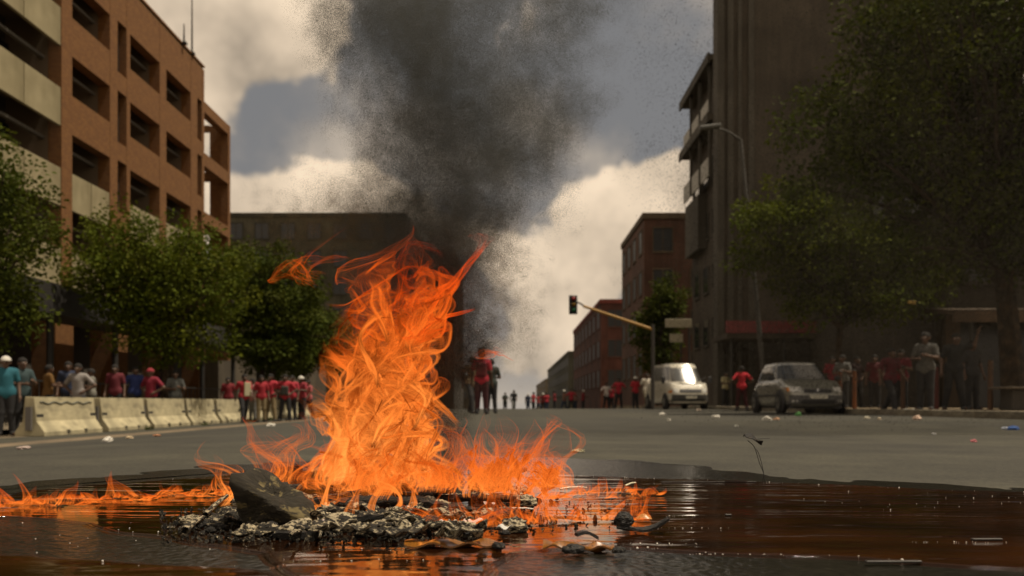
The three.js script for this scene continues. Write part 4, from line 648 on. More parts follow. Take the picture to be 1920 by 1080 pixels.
function curl(x, y, z, out) {
  const s = CN / CL; x *= s; y *= s; z *= s;
  const xi = Math.floor(x), yi = Math.floor(y), zi = Math.floor(z), fx = x - xi, fy = y - yi, fz = z - zi, w = (v) => ((v % CN) + CN) % CN;
  const x0 = w(xi), x1 = w(xi + 1), y0 = w(yi) * CN, y1 = w(yi + 1) * CN, z0 = w(zi) * CN * CN, z1 = w(zi + 1) * CN * CN;
  for (let c = 0; c < 3; c++) {
    const a = lerp(lerp(CF[(z0 + y0 + x0) * 3 + c], CF[(z0 + y0 + x1) * 3 + c], fx), lerp(CF[(z0 + y1 + x0) * 3 + c], CF[(z0 + y1 + x1) * 3 + c], fx), fy);
    const b = lerp(lerp(CF[(z1 + y0 + x0) * 3 + c], CF[(z1 + y0 + x1) * 3 + c], fx), lerp(CF[(z1 + y1 + x0) * 3 + c], CF[(z1 + y1 + x1) * 3 + c], fx), fy);
    out[c] = lerp(a, b, fz);
  }
  return out;
}
const flameMaterial = new THREE.MeshBasicMaterial({ vertexColors: true, transparent: true, side: THREE.DoubleSide, depthWrite: false });
flameMaterial.color.setRGB(1, 1, 1); flameMaterial.name = 'flame';
// One flamelet: a ring of burning vapour given off at the seed, carried up and folded. Its sheet glows faintly; narrow fins along it give the sheet a depth, so that it looks brighter where it is seen edge on.
function flamelet(seed, { life = .6, radius = .03, up = .9, turb = 1, axis = null, pull = 0, wind = [0, 0], ni = 18, nj = 54, fin = .006, glow = 1, squash = 1, r, t0 = 0, hot = 1, high = 0, from = 0 }) {
  const P = new Float32Array(ni * nj * 3), C = [0, 0, 0], ph = r() * 6.28, dt = life / nj;
  const el = .35 + r() * .65, turnA = r() * 3.14, dataA = new Float32Array(ni * nj);
  for (let i = 0; i < ni; i++) {
    const a = i / ni * 6.2832, lx = Math.cos(a) * radius, lz = Math.sin(a) * radius * el, k = 1 + .35 * Math.sin(2 * a + ph);
    const sx = (lx * Math.cos(turnA) - lz * Math.sin(turnA)) * k, sz = (lx * Math.sin(turnA) + lz * Math.cos(turnA)) * k * squash;
    for (let j = 0; j < nj; j++) {
      let x = seed.x + sx, y = seed.y, z = seed.z + sz; const age = j * dt, steps = j;
      for (let s = 0; s < steps; s++) {
        const t = t0 - age + s * dt, own = s * dt;               // emitted at t0 - age
        const rise = up * (high ? 1 : .35 + .65 * smooth(0, .22, own));
        curl(x + seed.k, y - up * .72 * t, z, C);
        const g = turb * (high ? 1 : .35 + .65 * smooth(0, .2, own));
        let ax = 0, az = 0;
        if (axis) { const c = axis(y); ax = (c[0] - x) * pull; az = (c[1] - z) * pull; }
        x += (C[0] * g + ax + wind[0]) * dt; z += (C[2] * g * .8 + az + wind[1]) * dt; y += Math.max(rise + C[1] * g * .75, .02) * dt;
      }
      const o = (j * ni + i) * 3; P[o] = x; P[o + 1] = y; P[o + 2] = z;
    }
  }
  // the ring closes towards the tip
  for (let j = 0; j < nj; j++) {
    const s = j / (nj - 1), q = (1 - .92 * Math.pow(s, 2.6)) * (high ? .2 + .8 * smooth(0, .4, s) : 1); let cx = 0, cy = 0, cz = 0;
    for (let i = 0; i < ni; i++) { const o = (j * ni + i) * 3; cx += P[o]; cy += P[o + 1]; cz += P[o + 2]; } cx /= ni; cy /= ni; cz /= ni;
    for (let i = 0; i < ni; i++) { const o = (j * ni + i) * 3; P[o] = cx + (P[o] - cx) * q; P[o + 1] = cy + (P[o + 1] - cy) * q; P[o + 2] = cz + (P[o + 2] - cz) * q; }
  }
  const N = new Float32Array(ni * nj * 3), pos = [], col = [], idx = [];
  const at3 = (i, j) => ((clamp(j, 0, nj - 1)) * ni + ((i + ni) % ni)) * 3;
  for (let j = 0; j < nj; j++) for (let i = 0; i < ni; i++) {
    const a = at3(i + 1, j), b = at3(i - 1, j), c = at3(i, j + 1), d = at3(i, j - 1);
    const ux = P[a] - P[b], uy = P[a + 1] - P[b + 1], uz = P[a + 2] - P[b + 2], vx = P[c] - P[d], vy = P[c + 1] - P[d + 1], vz = P[c + 2] - P[d + 2];
    let nx = uy * vz - uz * vy, ny = uz * vx - ux * vz, nz = ux * vy - uy * vx; const l = Math.hypot(nx, ny, nz) + 1e-12, o = at3(i, j); N[o] = nx / l; N[o + 1] = ny / l; N[o + 2] = nz / l;
  }
  const shade = (i, j) => {
    const s = j / (nj - 1), o = at3(i, j), streak = .55 + .9 * clamp(.5 + .8 * noise3(i / ni * 5 + ph, s * 4 - ph, ph * 3, 256));
    const off = axis ? smooth(.27, .16, Math.hypot(P[o] - axis(P[o + 1])[0], P[o + 2] - axis(P[o + 1])[1])) : 1;
    const a = off * (from ? smooth(from, from + .15, s) : 1) * smooth(0, high ? .3 : .07, s) * Math.pow(1 - s, .75) * streak * glow;
    const heat = hot * (1 - .55 * s);
    return [1.05 * (.55 + .45 * heat), .205 * Math.pow(heat, 1.35) + .012, .026 * Math.pow(heat, 2.4) + .002, a];
  };
  for (let j = 0; j < nj; j++) for (let i = 0; i < ni; i++) { const o = at3(i, j), c = shade(i, j); pos.push(P[o], P[o + 1], P[o + 2]); col.push(c[0], c[1], c[2], clamp(c[3] * .05)); }
  for (let j = 0; j < nj - 1; j++) for (let i = 0; i < ni; i++) { const a = j * ni + i, b = j * ni + (i + 1) % ni, c = a + ni, d = b + ni; idx.push(a, b, d, a, d, c); }
  const strip = (list, wide, alpha) => {
    const base = pos.length / 3;
    list.forEach(([i, j], n) => {
      const o = at3(i, j), c = shade(i, j), w = wide * (.4 + .6 * Math.sin(Math.PI * clamp(j / nj * 1.15)));
      for (const k of [-1, 0, 1]) { pos.push(P[o] + N[o] * w * k, P[o + 1] + N[o + 1] * w * k, P[o + 2] + N[o + 2] * w * k); col.push(c[0] * 1.65, c[1] * 2.05, c[2] * 2.5, k ? 0 : clamp(c[3] * alpha)); }
      if (n) { const q = base + n * 3; idx.push(q - 3, q - 2, q + 1, q - 3, q + 1, q, q - 2, q - 1, q + 2, q - 2, q + 2, q + 1); }
    });
  };
  const k3 = ni > 30 ? .24 : .32;
  for (let i = 0; i < ni; i++) strip([...Array(nj).keys()].map((j) => [i, j]), fin, k3);
  for (let j = 4; j < nj - 2; j += 3) strip([...Array(ni + 1).keys()].map((i) => [i, j]), fin * .8, k3 * .7);
  const g = new THREE.BufferGeometry();
  g.setAttribute('position', new THREE.Float32BufferAttribute(pos, 3)); g.setAttribute('color', new THREE.Float32BufferAttribute(col, 4)); { const keep = [], al = (i) => col[i * 4 + 3]; for (let i = 0; i < idx.length; i += 3) if (Math.max(al(idx[i]), al(idx[i + 1]), al(idx[i + 2])) > .006) keep.push(idx[i], idx[i + 1], idx[i + 2]); g.setIndex(keep); } g.computeVertexNormals();
  return g;
}
const bonfire = thing('bonfire', 'tall column of orange flames rising from the burning rubbish heap in mid street', 'fire', [0, 0, 0]);
{
  const r = rng(4242), axis = (y) => [-.42 + .15 * smooth(.25, .75, y), -2.98];
  const flame = (seed, o) => { seed.k = o.k ?? 0; mesh('flame', flamelet(seed, { r, ...o }), flameMaterial, bonfire); };
  for (let n = 0; n < 66; n++) {                                       // the column: tongue above tongue, each tearing off the one below
    const a = r() * 6.2832, q = Math.sqrt(r()), h = n < 24 ? 0 : Math.pow((n - 24) / 42, .9), y = .06 + h * .455 + r() * .05, w = lerp(.225, .10, h), c = axis(y), x = c[0] - .015 * (1 - h) + Math.cos(a) * q * w, z = c[1] + Math.sin(a) * q * .15;
    flame(V(x, y, z), { life: n < 24 ? .24 + r() * .26 : .17 + r() * .2, radius: .022 + r() * r() * .045, up: .88, turb: 1.2, axis, pull: 1.2, wind: [.04, 0], ni: 42, nj: 34, fin: .0058, glow: (.65 + r() * .5) * lerp(1, .8, h), t0: r() * 2, hot: lerp(1.22, .5, h) + r() * .22, high: h > 0 ? 1 : 0, k: r() * .66 });
  }
  for (let n = 0; n < 9; n++) {                                        // ragged tips above the column
    const y = .44 + r() * .16, c = axis(y), x = c[0] + .03 + (r() - .5) * .16;
    flame(V(x, y, c[1] + (r() - .5) * .1), { life: .12 + r() * .17, radius: .012 + r() * .022, up: .9, turb: 1.2, axis, pull: .4, wind: [.08, 0], ni: 30, nj: 34, fin: .005, glow: .55 + r() * .3, t0: r() * 3, hot: .42 + r() * .15, high: 1, k: r() * .66 });
  }
  for (let n = 0; n < 96; n++) {                                       // the lower flames to the right and left of it
    const x = n < 44 ? -.28 + r() * .42 : n < 58 ? -.74 + r() * .28 : -.62 + r() * .62, z = n < 58 ? -2.68 - r() * .4 : -2.62 - r() * .2;
    flame(V(x, .04 + r() * .04, z), { life: .14 + r() * .22, radius: .016 + r() * .034, up: .8, turb: .75, ni: 14, nj: 34, glow: .9, t0: r() * 3, k: r() * .66, hot: .8 + r() * .3, fin: .004 });
  }
  const lamp = new THREE.PointLight(rgb(1, .36, .07), .16); lamp.name = 'bonfire_light'; lamp.position.set(-.4, .34, -2.9); lamp.shadow.radius = 8; lamp.castShadow = true; bonfire.add(lamp);
}
// ------------------------------------------------------------------ smoke: hundreds of thousands of separate flecks of soot, each far smaller than a pixel, spread through the volume
function smokeCloud(name, label, { count, size, puffR, per = 60, dens, box: bb, color, seed }) {
  const r = rng(seed), P = [];                              // a small puff of flecks, set down many times, each time turned
  for (let n = 0; n < per; n++) {
    const a = r() * 6.283, h = r() * 2 - 1, q = Math.sqrt(1 - h * h), d = puffR * Math.pow(r(), .6), c = V(q * Math.cos(a) * d, h * d, q * Math.sin(a) * d), s = size * (.6 + r() * .8);
    const u = V(r() - .5, r() - .5, r() - .5).normalize(), v = V(r() - .5, r() - .5, r() - .5).cross(u).normalize();
    for (const [k, l] of [[-.6, 0], [.6, 0], [0, 1]]) P.push(c.x + (u.x * k + v.x * l) * s, c.y + (u.y * k + v.y * l) * s, c.z + (u.z * k + v.z * l) * s);
  }
  const g = new THREE.BufferGeometry(); g.setAttribute('position', new THREE.Float32BufferAttribute(P, 3));
  const m = phys(color, 1, { side: THREE.DoubleSide, specularIntensity: 0, transmission: .5, thickness: 0 });
  const o = new THREE.InstancedMesh(g, m, count), M = new THREE.Matrix4(), e = new THREE.Euler(); let n = 0, tries = 0;
  while (n < count && tries++ < count * 60) {
    const x = lerp(bb[0], bb[1], r()), y = lerp(bb[2], bb[3], r()), z = lerp(bb[4], bb[5], r());
    if (r() > dens(x, y, z)) continue;
    M.makeRotationFromEuler(e.set(r() * 6.28, r() * 6.28, r() * 6.28)).setPosition(x, y, z); o.setMatrixAt(n++, M);
  }
  o.count = n; o.name = numbered(name); o.castShadow = o.receiveShadow = true; scene.add(o);
  return tag(o, label, 'smoke', null, 'stuff');
}
{
  const C = [0, 0, 0];
  const warp = (x, y, z) => { curl(x * .5, y * .5, z * .5, C); const a = C[0], b = C[1]; curl(x * 1.1 + .2, y * 1.1, z * 1.1, C); return [x + a * .10 + C[0] * .035, y + b * .10 + C[1] * .035, z]; };
  const plume = (x, y, z) => {
    const [X, Y, Z] = warp(x, y, z), t = clamp((Y - .3) / 1.4), cx = -.24 - .01 * t, cz = -3.08 - .2 * t, rad = .13 + .44 * Math.pow(t, .75);
    const d = Math.hypot(X - cx, (Z - cz) * 1.1) / rad, n = fbm(X * 2.6, Y * 2.2, Z * 2.6, 5, .58);
    return clamp(((1 - d * d) * .5 + n * .62 + .03) * smooth(.3, .55, Y) * lerp(1.25, .8, t) * smooth(-.72, -.52, x + .14 * n));
  };
  smokeCloud('smoke_plume', 'dark grey smoke plume rising and spreading above the tall flames', { count: 56000, size: .0009, per: 110, puffR: .032, dens: plume, box: [-1, .7, .25, 1.9, -3.75, -2.6], color: [.12, .122, .112], seed: 31 });
  const soot = (x, y, z) => { const [X, Y, Z] = warp(x, y, z), cx = -.25 + .04 * Y, d = Math.hypot(X - cx, Z + 3.2) / (.12 + .05 * Y), n = fbm(X * 5, Y * 4, Z * 5, 4, .6); return clamp((1 - d * d) * .8 + n * .7) * smooth(.08, .3, Y) * smooth(1.15, .75, Y); };
  smokeCloud('soot_smoke', 'near black soot smoke standing close behind the right of the flames', { count: 13500, size: .0009, per: 100, puffR: .022, dens: soot, box: [-.6, .1, .05, 1.2, -3.5, -2.9], color: [.06, .052, .042], seed: 77 });
  const curls = (x, y, z) => { const [X, Y, Z] = warp(x, y, z), a = Math.exp(-Math.pow((x + .56) / .20, 2) - Math.pow((y - .93) / .10, 2)), b = Math.exp(-Math.pow((x + .07) / .11, 2) - Math.pow((y - .72) / .20, 2)), n = noise3(X * 9, Y * 9, Z * 9), m = noise3(X * 21, Y * 21, Z * 21); return clamp((a + b) * (.18 + Math.pow(1 - Math.abs(n), 8) * .7 + Math.pow(1 - Math.abs(m), 8) * .35)); };
  smokeCloud('smoke_curls', 'thin brown curls of smoke to the left and right above the flames', { count: 3600, size: .0008, puffR: .020, per: 100, dens: curls, box: [-1.05, .25, .35, 1.2, -3.3, -2.9], color: [.16, .12, .07], seed: 78 });
  const drift = (x, y, z) => clamp(.5 + .8 * fbm(x * .22, y * .25, z * .16, 3)) * smooth(1.2, 4, x / (-z / 12)) * smooth(-.2, 1, y);
  smokeCloud('drifting_smoke', 'thin brown smoke drifting across the right side of the street', { count: 15500, size: .0072, puffR: .25, dens: drift, box: [1.2, 9.5, .1, 8, -16, -9], color: [.042, .038, .032], seed: 55 });
}
// ------------------------------------------------------------------ the burning heap: rubble, char, ash, sticks
{
  const flatAt = (px, py, up = .012) => { const z = (EYE - up) * F / (py - HY); return V((px - 960) / F * z, up, -z); };
  const charMap = (seed, ash, c0 = [.13, .115, .09], c1 = [.66, .62, .53]) => tex(256, (u, v) => { const a = tn(u, v, 8, seed, 5), b = noise3(u * 64, v * 64, seed, 64) * .3, k = smooth(ash, ash + .28, a * .9 + b), n = noise3(u * 32, v * 32, seed + 4, 32) * .06; return c0.map((x, i) => lerp(x, c1[i], k) + n); });
  const bumpMap = tex(256, (u, v) => [.5 + .4 * tn(u, v, 16, 3, 4)], 1, true);
  const char = std([.42, .40, .37], .85, { map: charMap(2, .38), bumpMap, bumpScale: .004 }), ashen = std([.98, .95, .88], .95, { map: charMap(7, -.15), bumpMap, bumpScale: .004 }), mixed = std([.82, .79, .73], .92, { map: charMap(12, .04), bumpMap, bumpScale: .004 });
  // a broken stone: a ball cut by planes, then roughened
  const rock = (seed, planes, rough, detail = 5) => { const g = mergeVertices(new THREE.IcosahedronGeometry(1, detail).deleteAttribute('normal')), p = g.attributes.position, v = V(), u = g.attributes.uv; for (let i = 0; i < p.count; i++) { v.fromBufferAttribute(p, i).normalize(); let d = 9; for (const [x, y, z, k] of planes) { const l = Math.hypot(x, y, z), c = (v.x * x + v.y * y + v.z * z) / l; if (c > .02) d = Math.min(d, k / c); } d *= 1; const w = v.clone().multiplyScalar(d), n = rough * (.6 * noise3(w.x * 22 + seed, w.y * 22, w.z * 22) + .4 * noise3(w.x * 55, w.y * 55 + seed, w.z * 55)); w.addScaledVector(v, n); p.setXYZ(i, w.x, w.y, w.z); } g.computeVertexNormals(); return g; };
  const lump = (seed, sx, sy, sz, rough = .5, detail = 4) => { const g = mergeVertices(new THREE.IcosahedronGeometry(1, detail).deleteAttribute('normal')), p = g.attributes.position, v = V(); for (let i = 0; i < p.count; i++) { v.fromBufferAttribute(p, i); const r1 = 1 - Math.abs(noise3(v.x * 1.6 + seed, v.y * 1.6, v.z * 1.6)) * 1.3, r2 = 1 - Math.abs(noise3(v.x * 4 + seed, v.y * 4, v.z * 4)) * 1.6, n = 1 + rough * (.7 * (r1 - .6) + .4 * (r2 - .6) + .16 * noise3(v.x * 11, v.y * 11 + seed, v.z * 11)); p.setXYZ(i, v.x * n * sx, Math.max(v.y * n, -.45) * sy, v.z * n * sz); } g.computeVertexNormals(); return g; };
  const stick = (pts, r0, r1, seed) => { const g = taper(pts, r0, r1, 8, 14), p = g.attributes.position; for (let i = 0; i < p.count; i++) { const k = noise3(p.getX(i) * 60 + seed, p.getY(i) * 60, p.getZ(i) * 60) * r0 * .35; p.setXYZ(i, p.getX(i) + k, p.getY(i) + k, p.getZ(i) - k); } g.computeVertexNormals(); return g; };
  const put = (name, g, m, p, turn, label, category, group) => { const o = mesh(name, g, m); o.position.copy(p); o.rotation.y = turn; return tag(o, label, category, group); };
  const bend = (w, d, h, nx, nz, f) => { const top = gridGeo((u, v) => { const x = (u - .5) * w, z = (v - .5) * d; return [x, f(u, v) + h / 2, z]; }, nx, nz), bot = gridGeo((u, v) => { const x = (.5 - u) * w, z = (v - .5) * d; return [x, f(1 - u, v) - h / 2, z]; }, nx, nz), edges = [[0, 0, 1, 0], [1, 0, 1, 1], [1, 1, 0, 1], [0, 1, 0, 0]].map(([a, b, c, e]) => gridGeo((t, s) => { const u = lerp(a, c, t), v = lerp(b, e, t); return [(u - .5) * w, f(u, v) + (s - .5) * h, (v - .5) * d]; }, nx, 1)); return [top, bot, ...edges]; };
  const r = rng(314);
  // the big wedge of broken concrete
  const stone = std([.56, .52, .43], .92, { map: charMap(21, .2, [.19, .17, .125], [.50, .46, .33]), bumpMap, bumpScale: .006 });
  put('concrete_chunk', rock(4, [[.50, .74, .45, .040], [-.99, -.15, .05, .074], [0, -1, 0, .058], [.97, .2, .05, .094], [-.16, -.42, .9, .046], [.25, .45, -.85, .058], [-.3, .95, -.1, .098], [.2, -.3, -.95, .07]], .017, 5), stone, flatAt(497, 992).add(V(0, .056, -.05)), 0, 'large wedge of broken concrete leaning at the left front of the fire', 'rubble');
  put('concrete_chunk', rock(9, [[.2, .95, .1, .045], [0, -1, 0, .04], [-.9, .1, .4, .06], [.9, .2, .4, .07], [0, .1, 1, .05], [0, .1, -1, .06], [.6, .7, .3, .058]], .012, 5), char, flatAt(718, 935).add(V(0, .045, -.16)), .4, 'black scorched block in the heart of the fire', 'rubble');
  put('concrete_chunk', rock(14, [[-.2, .95, .2, .035], [0, -1, 0, .03], [-.9, .1, .4, .05], [.9, .2, .4, .06], [0, .1, 1, .05], [0, .1, -1, .05]], .012, 5), char, flatAt(905, 925).add(V(0, .03, -.08)), -.3, 'black scorched block under the lower flames to the right', 'rubble');
  put('concrete_chunk', rock(19, [[-.2, .95, .2, .045], [0, -1, 0, .03], [-.9, .1, .4, .03], [.9, .2, .4, .03], [0, .1, 1, .05], [0, .1, -1, .05]], .012, 5), char, flatAt(525, 935).add(V(0, .04, -.12)), .2, 'upright black lump behind the wedge of concrete', 'rubble');
  // logs, can, stone
  const log = (a, b, r0, seed, m, label, nm = 'charred_log', cat = 'log') => { const pa = flatAt(...a), pb = flatAt(...b), c = pa.clone().lerp(pb, .5); const g = stick([pa.clone().sub(c), pa.clone().lerp(pb, .5).sub(c).add(V(0, .006, .004)), pb.clone().sub(c)], r0, r0 * .85, seed); put(nm, [g, new THREE.SphereGeometry(r0 * .95, 10, 8).translate(...pa.clone().sub(c).toArray()), new THREE.SphereGeometry(r0 * .82, 10, 8).translate(...pb.clone().sub(c).toArray())], m, c, 0, label, cat); };
  log([640, 945, .04], [770, 942, .035], .018, 1, char, 'dark round log lying across the front of the fire');
  log([600, 958, .035], [690, 968, .03], .012, 2, mixed, 'grey burnt branch below the round log');
  log([800, 935, .04], [1010, 940, .03], .012, 3, char, 'long charred branch under the right hand flames');
  log([470, 930, .06], [560, 915, .07], .014, 4, char, 'charred branch sticking up behind the concrete wedge');
  log([900, 918, .05], [985, 880, .10], .009, 5, char, 'thin black branch poking up at the right of the heap');
  put('stone', lump(3, .028, .03, .026, .22, 4), std([.42, .40, .36], .9, { map: charMap(33, -.2, [.30, .28, .24], [.62, .60, .54]), bumpMap, bumpScale: .003 }), flatAt(803, 957).add(V(0, .012, 0)), 0, 'round grey stone among the ash right of centre', 'stone');
  put('stone', lump(5, .021, .024, .02, .25, 4), ashen, flatAt(757, 1000).add(V(0, .008, 0)), 0, 'pale egg shaped lump at the front edge of the ash', 'stone');
  // sticks at the left
  const twig = (a, b, r0, m, label, group) => { const pa = flatAt(...a), pb = flatAt(...b), c = pa.clone().lerp(pb, .5); put('stick', [stick([pa.clone().sub(c), V((r() - .5) * .006, .004, 0), pb.clone().sub(c)], r0, r0 * .6, r() * 9)], m, c, 0, label, 'stick', group); };
  twig([346, 995, .018], [378, 972, .03], .0105, ashen, 'thick pale stub of burnt wood at the left end of the ash');
  twig([334, 976, .02], [376, 970, .022], .007, ashen, 'thin pale stick lying behind the thick stub');
  twig([385, 965, .03], [425, 930, .06], .008, ashen, 'pale stick leaning on the left of the concrete wedge');
  twig([925, 957, .03], [1000, 954, .03], .0032, std([.7, .66, .58], .8), 'white thin stick across the flames right of the heap');
  twig([1050, 917, .015], [1100, 914, .015], .004, std([.7, .64, .52], .8), 'white stick lying behind the flames on the water');
  twig([1172, 911, .012], [1192, 905, .02], .004, std([.6, .56, .4], .8), 'short pale stick at the far edge of the puddle');
  twig([1090, 972, .015], [1010, 974, .015], .006, mixed, 'flat ash coloured stick right of the heap');
  for (let i = 0; i < 34; i++) { const px = 480 + r() * 420, py = 945 + r() * 55, a = r() * 3.14, l = 14 + r() * 26; twig([px, py, .02 + r() * .018], [px + Math.cos(a) * l, py + Math.sin(a) * l * .3, .02 + r() * .025], .0018 + r() * .0042, r() < .5 ? ashen : mixed, 'burnt twig lying in the bed of ash before the fire', 'burnt twigs in the ash'); }
  // ash and char lumps
  const spots = [];
  for (let i = 0; i < 120; i++) { const t = r(), px = 350 + t * 640, mid = t < .12 ? 985 : 975 - 12 * t, py = mid + (r() - .45) * (t < .15 ? 24 : 70), s = t < .12 ? .009 + r() * .012 : .012 + r() * .022; spots.push([px, Math.min(py, 1006 - 10 * t), s]); }
  const kinds = [...Array(10).keys()].map((k) => lump(k * 7.3 + 1, 1, .62, .9, .75, 3)), mats = [char, mixed, ashen, mixed, ashen];
  spots.forEach(([px, py, s], i) => { const o = mesh('ash_lump', kinds[i % 10], mats[i % 5]); o.position.copy(flatAt(px, py, .010)).add(V(0, s * .28 + (py < 965 ? .012 : 0), 0)); o.scale.setScalar(s); o.rotation.y = r() * 6.28; tag(o, 'crusty lump of grey ash and char in front of the fire', 'ash', 'ash lumps before the fire'); });
  for (const [px, py, s, k] of [[420, 985, .026, 1], [455, 978, .030, 2], [640, 990, .04, 3], [610, 1000, .034, 4], [690, 985, .038, 5], [560, 998, .03, 6], [700, 1003, .03, 7], [735, 1008, .026, 8], [870, 996, .026, 9], [665, 965, .045, 2], [600, 978, .032, 3], [850, 965, .030, 4]]) { const o = mesh('ash_lump', kinds[k], k % 3 ? mixed : ashen); o.position.copy(flatAt(px, py, .01)).add(V(0, s * .25, 0)); o.scale.set(s * 1.25, s, s); o.rotation.y = k; tag(o, 'large crusty lump of ash at the front edge of the burnt heap', 'ash', 'large ash lumps'); }
  // layered sheets of ash, charred lengths of plank
  for (let i = 0; i < 22; i++) { const w = .05 + r() * .06, ph = r() * 6, k = 3 + r() * 5; put('ash_sheet', bend(w, w * (.35 + r() * .3), .003, 18, 8, (u, v) => .006 * Math.sin(u * k + ph) + .005 * Math.sin(v * 7 + u * 11 + ph) + .006 * Math.pow(Math.abs(v - .5) * 2, 2)), i % 3 ? ashen : mixed, flatAt(560 + r() * 330, 955 + r() * 45, .03 + r() * .012), (r() - .5) * 1.2, 'pale buckled sheet of layered ash on the burnt heap', 'ash', 'layered ash sheets'); }
  const plank = (px, py, up, w, turn, tilt, label) => { const g = mergeVertices(new THREE.BoxGeometry(w, .012, .032, 30, 2, 6).deleteAttribute('normal')), p = g.attributes.position; for (let q = 0; q < p.count; q++) { const x = p.getX(q), y = p.getY(q), z = p.getZ(q), e = Math.abs(x) / w * 2, n = noise3(x * 40 + px, y * 40, z * 60) * .006; p.setXYZ(q, x + n * (e > .9 ? 1.6 : .3), y + n + x * tilt, z + noise3(x * 25, y * 30 + px, z * 9) * .006); } g.computeVertexNormals(); put('charred_plank', g, char, flatAt(px, py, up), turn, label, 'plank'); };
  plank(610, 935, .05, .20, .5, .15, 'charred plank behind the concrete wedge at the foot of the flames'); plank(840, 950, .035, .17, -.35, -.1, 'charred plank right of the round stone'); plank(700, 970, .035, .15, .2, .05, 'short charred plank in the middle of the ash bed'); plank(930, 965, .025, .13, .7, .12, 'charred plank end at the right of the ash bed'); plank(780, 925, .055, .22, -.15, .08, 'long charred plank along the back of the heap'); plank(555, 1003, .018, .10, -.1, .03, 'small charred plank lying before the concrete wedge');
  // fine bits
  const M = new THREE.Matrix4(), bits = [], q = new THREE.Quaternion(), e = new THREE.Euler();
  for (let i = 0; i < 1500; i++) { const px = 300 + r() * 900 * (r() < .75 ? .8 : 1), p = flatAt(px, 955 + r() * 62 - (px > 900 ? 20 : 0), .011), s = .0015 + r() * r() * .006; bits.push(M.clone().compose(p.add(V(0, s * .3, 0)), q.setFromEuler(e.set(r() * 6, r() * 6, r() * 6)), V(s * (1 + r()), s * .6, s))); }
  const ib = new THREE.InstancedMesh(kinds[0].clone(), mixed, bits.length); bits.forEach((m, i) => { ib.setMatrixAt(i, m); const k = r() < .3 ? 1.5 : .35; ib.setColorAt(i, rgb(k, k, k)); }); ib.name = 'ash_bits'; scene.add(ib); tag(ib, 'fine crumbs of ash and char scattered round the heap', 'ash', null, 'stuff');
  // crumpled pale flakes of burnt paper
  for (let i = 0; i < 16; i++) { const w = .02 + r() * .03, ph = r() * 6, g = bend(w, w * .7, .0015, 10, 6, (u, v) => .008 + .008 * Math.sin(u * 5 + ph) * Math.cos(v * 4 + ph)); put('paper_scrap', g, std([.55 + r() * .2, .52 + r() * .15, .44 + r() * .1], .9), flatAt(560 + r() * 420, 940 + r() * 55, .016), r() * 6, 'pale curled flake of burnt paper in the ash', 'paper', 'burnt paper flakes'); }
  // things lying in the water at the right
  const burnt = std([.26, .20, .14], .6, { map: charMap(41, .3), bumpMap, bumpScale: .004 });
  put('burnt_board', [...bend(.125, .035, .006, 20, 5, (u, v) => .004 + .020 * Math.pow(Math.abs(u - .42) * 2, 2.2) * (u > .42 ? .9 : .6) + .003 * Math.sin(v * 6 + u * 9)), lump(8, .022, .022, .016, .5, 4).translate(-.045, .022, -.004)], burnt, flatAt(1205, 997, .012).add(V(0, .002, 0)), -.05, 'curled black piece of burnt board lying in the puddle', 'board');
  put('burnt_board', bend(.05, .022, .007, 14, 5, (u, v) => .010 + .008 * Math.sin(u * 3.2) - .008 * u), burnt, flatAt(1100, 1010, .012), .25, 'small black ribbed piece of burnt board before the curled one', 'board');
  put('orange_peel_sheet', bend(.04, .03, .002, 12, 6, (u, v) => .004 + .012 * Math.sin(u * 3.14) * Math.sin(v * 3.14)), phys([.45, .20, .05], .35), flatAt(1207, 975, .011), 0, 'small domed orange scrap behind the curled board', 'scrap');
  const soaked = phys([.40, .185, .03], .3, { map: tex(256, (u, v) => { const n = tn(u, v, 8, 6, 4); const c = clamp(.72 + n * .35, .1, 1); return [c, c * .92, c * .8]; }, 4), clearcoat: .6, clearcoatRoughness: .15 });
  put('soaked_sheet', bend(.21, .055, .004, 30, 8, (u, v) => .004 + .006 * Math.sin(u * 7) * Math.sin(v * 3.1) + .005 * Math.sin(u * 17 + v * 3)), soaked, flatAt(850, 1022, .012), .08, 'wet yellow sheet at the near rim of the puddle below the heap', 'sheet');
  put('soaked_sheet', bend(.15, .05, .004, 26, 8, (u, v) => .005 + .008 * Math.sin(u * 5 + 1) * Math.sin(v * 3.1) + .004 * Math.sin(u * 19 + v * 5)), soaked, flatAt(1085, 1028, .012), -.08, 'wet ochre sheet right of the other at the rim of the puddle', 'sheet');
  for (const [px, py, s, l] of [[935, 1028, .018, 'black lump on the wet yellow sheet'], [1075, 1035, .024, 'brown lump on the wet ochre sheet'], [1160, 1036, .016, 'dark lump at the right end of the ochre sheet'], [875, 1002, .018, 'black jagged lump left of the wet ochre sheet'], [945, 1003, .014, 'black flat lump between heap and ochre sheet']]) put('char_lump', lump(px, s, s * .5, s * .7, .6, 4), burnt, flatAt(px, py, .013).add(V(0, .004, 0)), px, l, 'char');
  // dark floating slivers at the right
  for (const [px, py, w, l] of [[1675, 1054, .11, 'long black strip of wood in the water at the lower right'], [1850, 1012, .07, 'thin dark strip floating far right'], [1365, 966, .018, 'tiny dark sliver floating in mid puddle']]) put('floating_strip', rbox(w, .005, .012, .002), std([.03, .026, .022], .5), flatAt(px, py, .010).add(V(0, .001, 0)), .03, l, 'strip');
  // bent wire with a burnt leaf
  const w0 = flatAt(1430, 906, .004), wz = -w0.z, W = (x, y) => at(x, y, wz).sub(w0), wire = thing('bent_wire', 'bent black wire standing on the road with a burnt scrap on top', 'wire', w0.toArray());
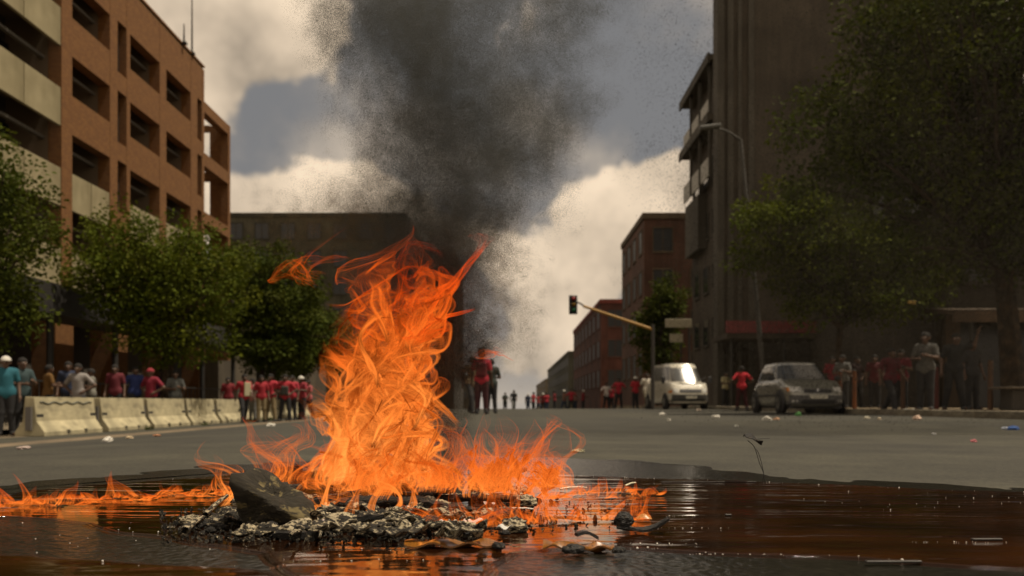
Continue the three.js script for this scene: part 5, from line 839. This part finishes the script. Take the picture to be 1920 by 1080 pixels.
  mesh('wire', [tube([W(1428, 907), W(1432, 890), W(1424, 868), W(1418, 848), W(1413, 836), W(1402, 826)], .0016, 5, 30), tube([W(1435, 905), W(1428, 872), W(1421, 850), W(1416, 842)].map((p, i) => p.add(V(0, 0, .006 * i))), .0014, 5, 24), tube([W(1418, 906), W(1380, 906), W(1330, 905), W(1240, 907)].map((p) => p.setY(.006)), .0018, 5, 30)], darkMetal, wire);
  const lf = W(1412, 823); mesh('burnt_scrap', bend(.072, .03, .003, 14, 6, (u, v) => .016 - .026 * Math.abs(u - .4) + .01 * Math.sin(v * 3 + u * 4) - .012 * u).map((g) => g.rotateZ(-.08).translate(lf.x, lf.y, lf.z)), burnt, wire);
  mesh('thorn', rod(W(1418, 823), W(1444, 822), .0016, .001, 5), darkMetal, wire);
  // low flames running over the water
  const w = rng(27182);
  const low = (name, label, list, o) => { const t = thing(name, label, 'fire'); for (const [p, k] of list) { p.k = k; mesh('flame', flamelet(p, { r: w, turb: .8, ni: 12, nj: 26, fin: .0035, hot: .75 + w() * .3, t0: w(), up: .5, wind: [(w() - .3) * .2, 0], ...o(p) }), flameMaterial, t); } return t; };
  const strip = (n, fx, fy) => [...Array(n).keys()].map((i) => { const t = (i + w()) / n; return [flatAt(fx(t), fy(t, w()), .012), w() * .6]; });
  low('ground_fire', 'low flames creeping over the water along the left of the street', strip(84, (t) => -20 + t * 470, (t, q) => 950 - 30 * t + q * 14 - 6), () => ({ life: .07 + w() * w() * .15, radius: .008 + w() * .018, glow: .75, squash: .7 }));
  low('ground_fire', 'low flames dancing on the puddle right of the heap', strip(56, (t) => 960 + t * t * 280, (t, q) => 934 - 14 * t + q * 12), () => ({ life: .10 + w() * w() * .2, radius: .008 + w() * .014, glow: .85 }));
  low('ground_fire', 'small flames licking through the ash at the front right of the heap', strip(34, (t) => 800 + t * 420, (t, q) => 985 - 18 * t + q * 8), () => ({ life: .12 + w() * .16, radius: .008 + w() * .016, glow: .85 }));
  low('ground_fire', 'yellow flames licking up beside the concrete wedge', [[565, 965], [585, 968], [605, 960], [622, 958], [645, 955], [420, 950], [425, 940], [435, 935], [655, 975], [690, 975], [735, 960], [760, 970]].map(([x, y]) => [flatAt(x, y, .02), w()]), () => ({ life: .22 + w() * .2, radius: .010 + w() * .012, glow: 1.1, hot: 1.3, wind: [.1, 0] }));
  const loose = thing('loose_flame', 'torn off wisps of flame floating left above the fire', 'fire');
  for (const [px, py, k, l, rr] of [[600, 570, .62, .34, .030], [622, 560, .05, .32, .026], [664, 590, .37, .30, .024], [650, 600, .55, .32, .016], [632, 620, .21, .30, .014], [890, 720, .48, .3, .016]]) { const p = at(px, py, 2.95); p.k = k; mesh('flame', flamelet(p, { r, turb: 1.3, ni: 20, nj: 40, fin: .004, hot: .8, t0: k * 3, up: .85, wind: [.05, 0], from: .55, life: l, radius: rr, glow: .9 }), flameMaterial, loose); }
  for (const [x, y, z, n, s, i] of [[-1.35, .06, -2.9, 'left_flames_light', 3, .005], [.25, .07, -2.95, 'right_flames_light', 3, .005], [-.35, .16, -2.62, 'front_flames_light', 3, .005]]) { const l = new THREE.PointLight(rgb(1, .38, .08), i); l.name = n; l.position.set(x, y, z); l.shadow.radius = s; l.castShadow = true; scene.add(l); }
}
renderer.render(scene, camera);
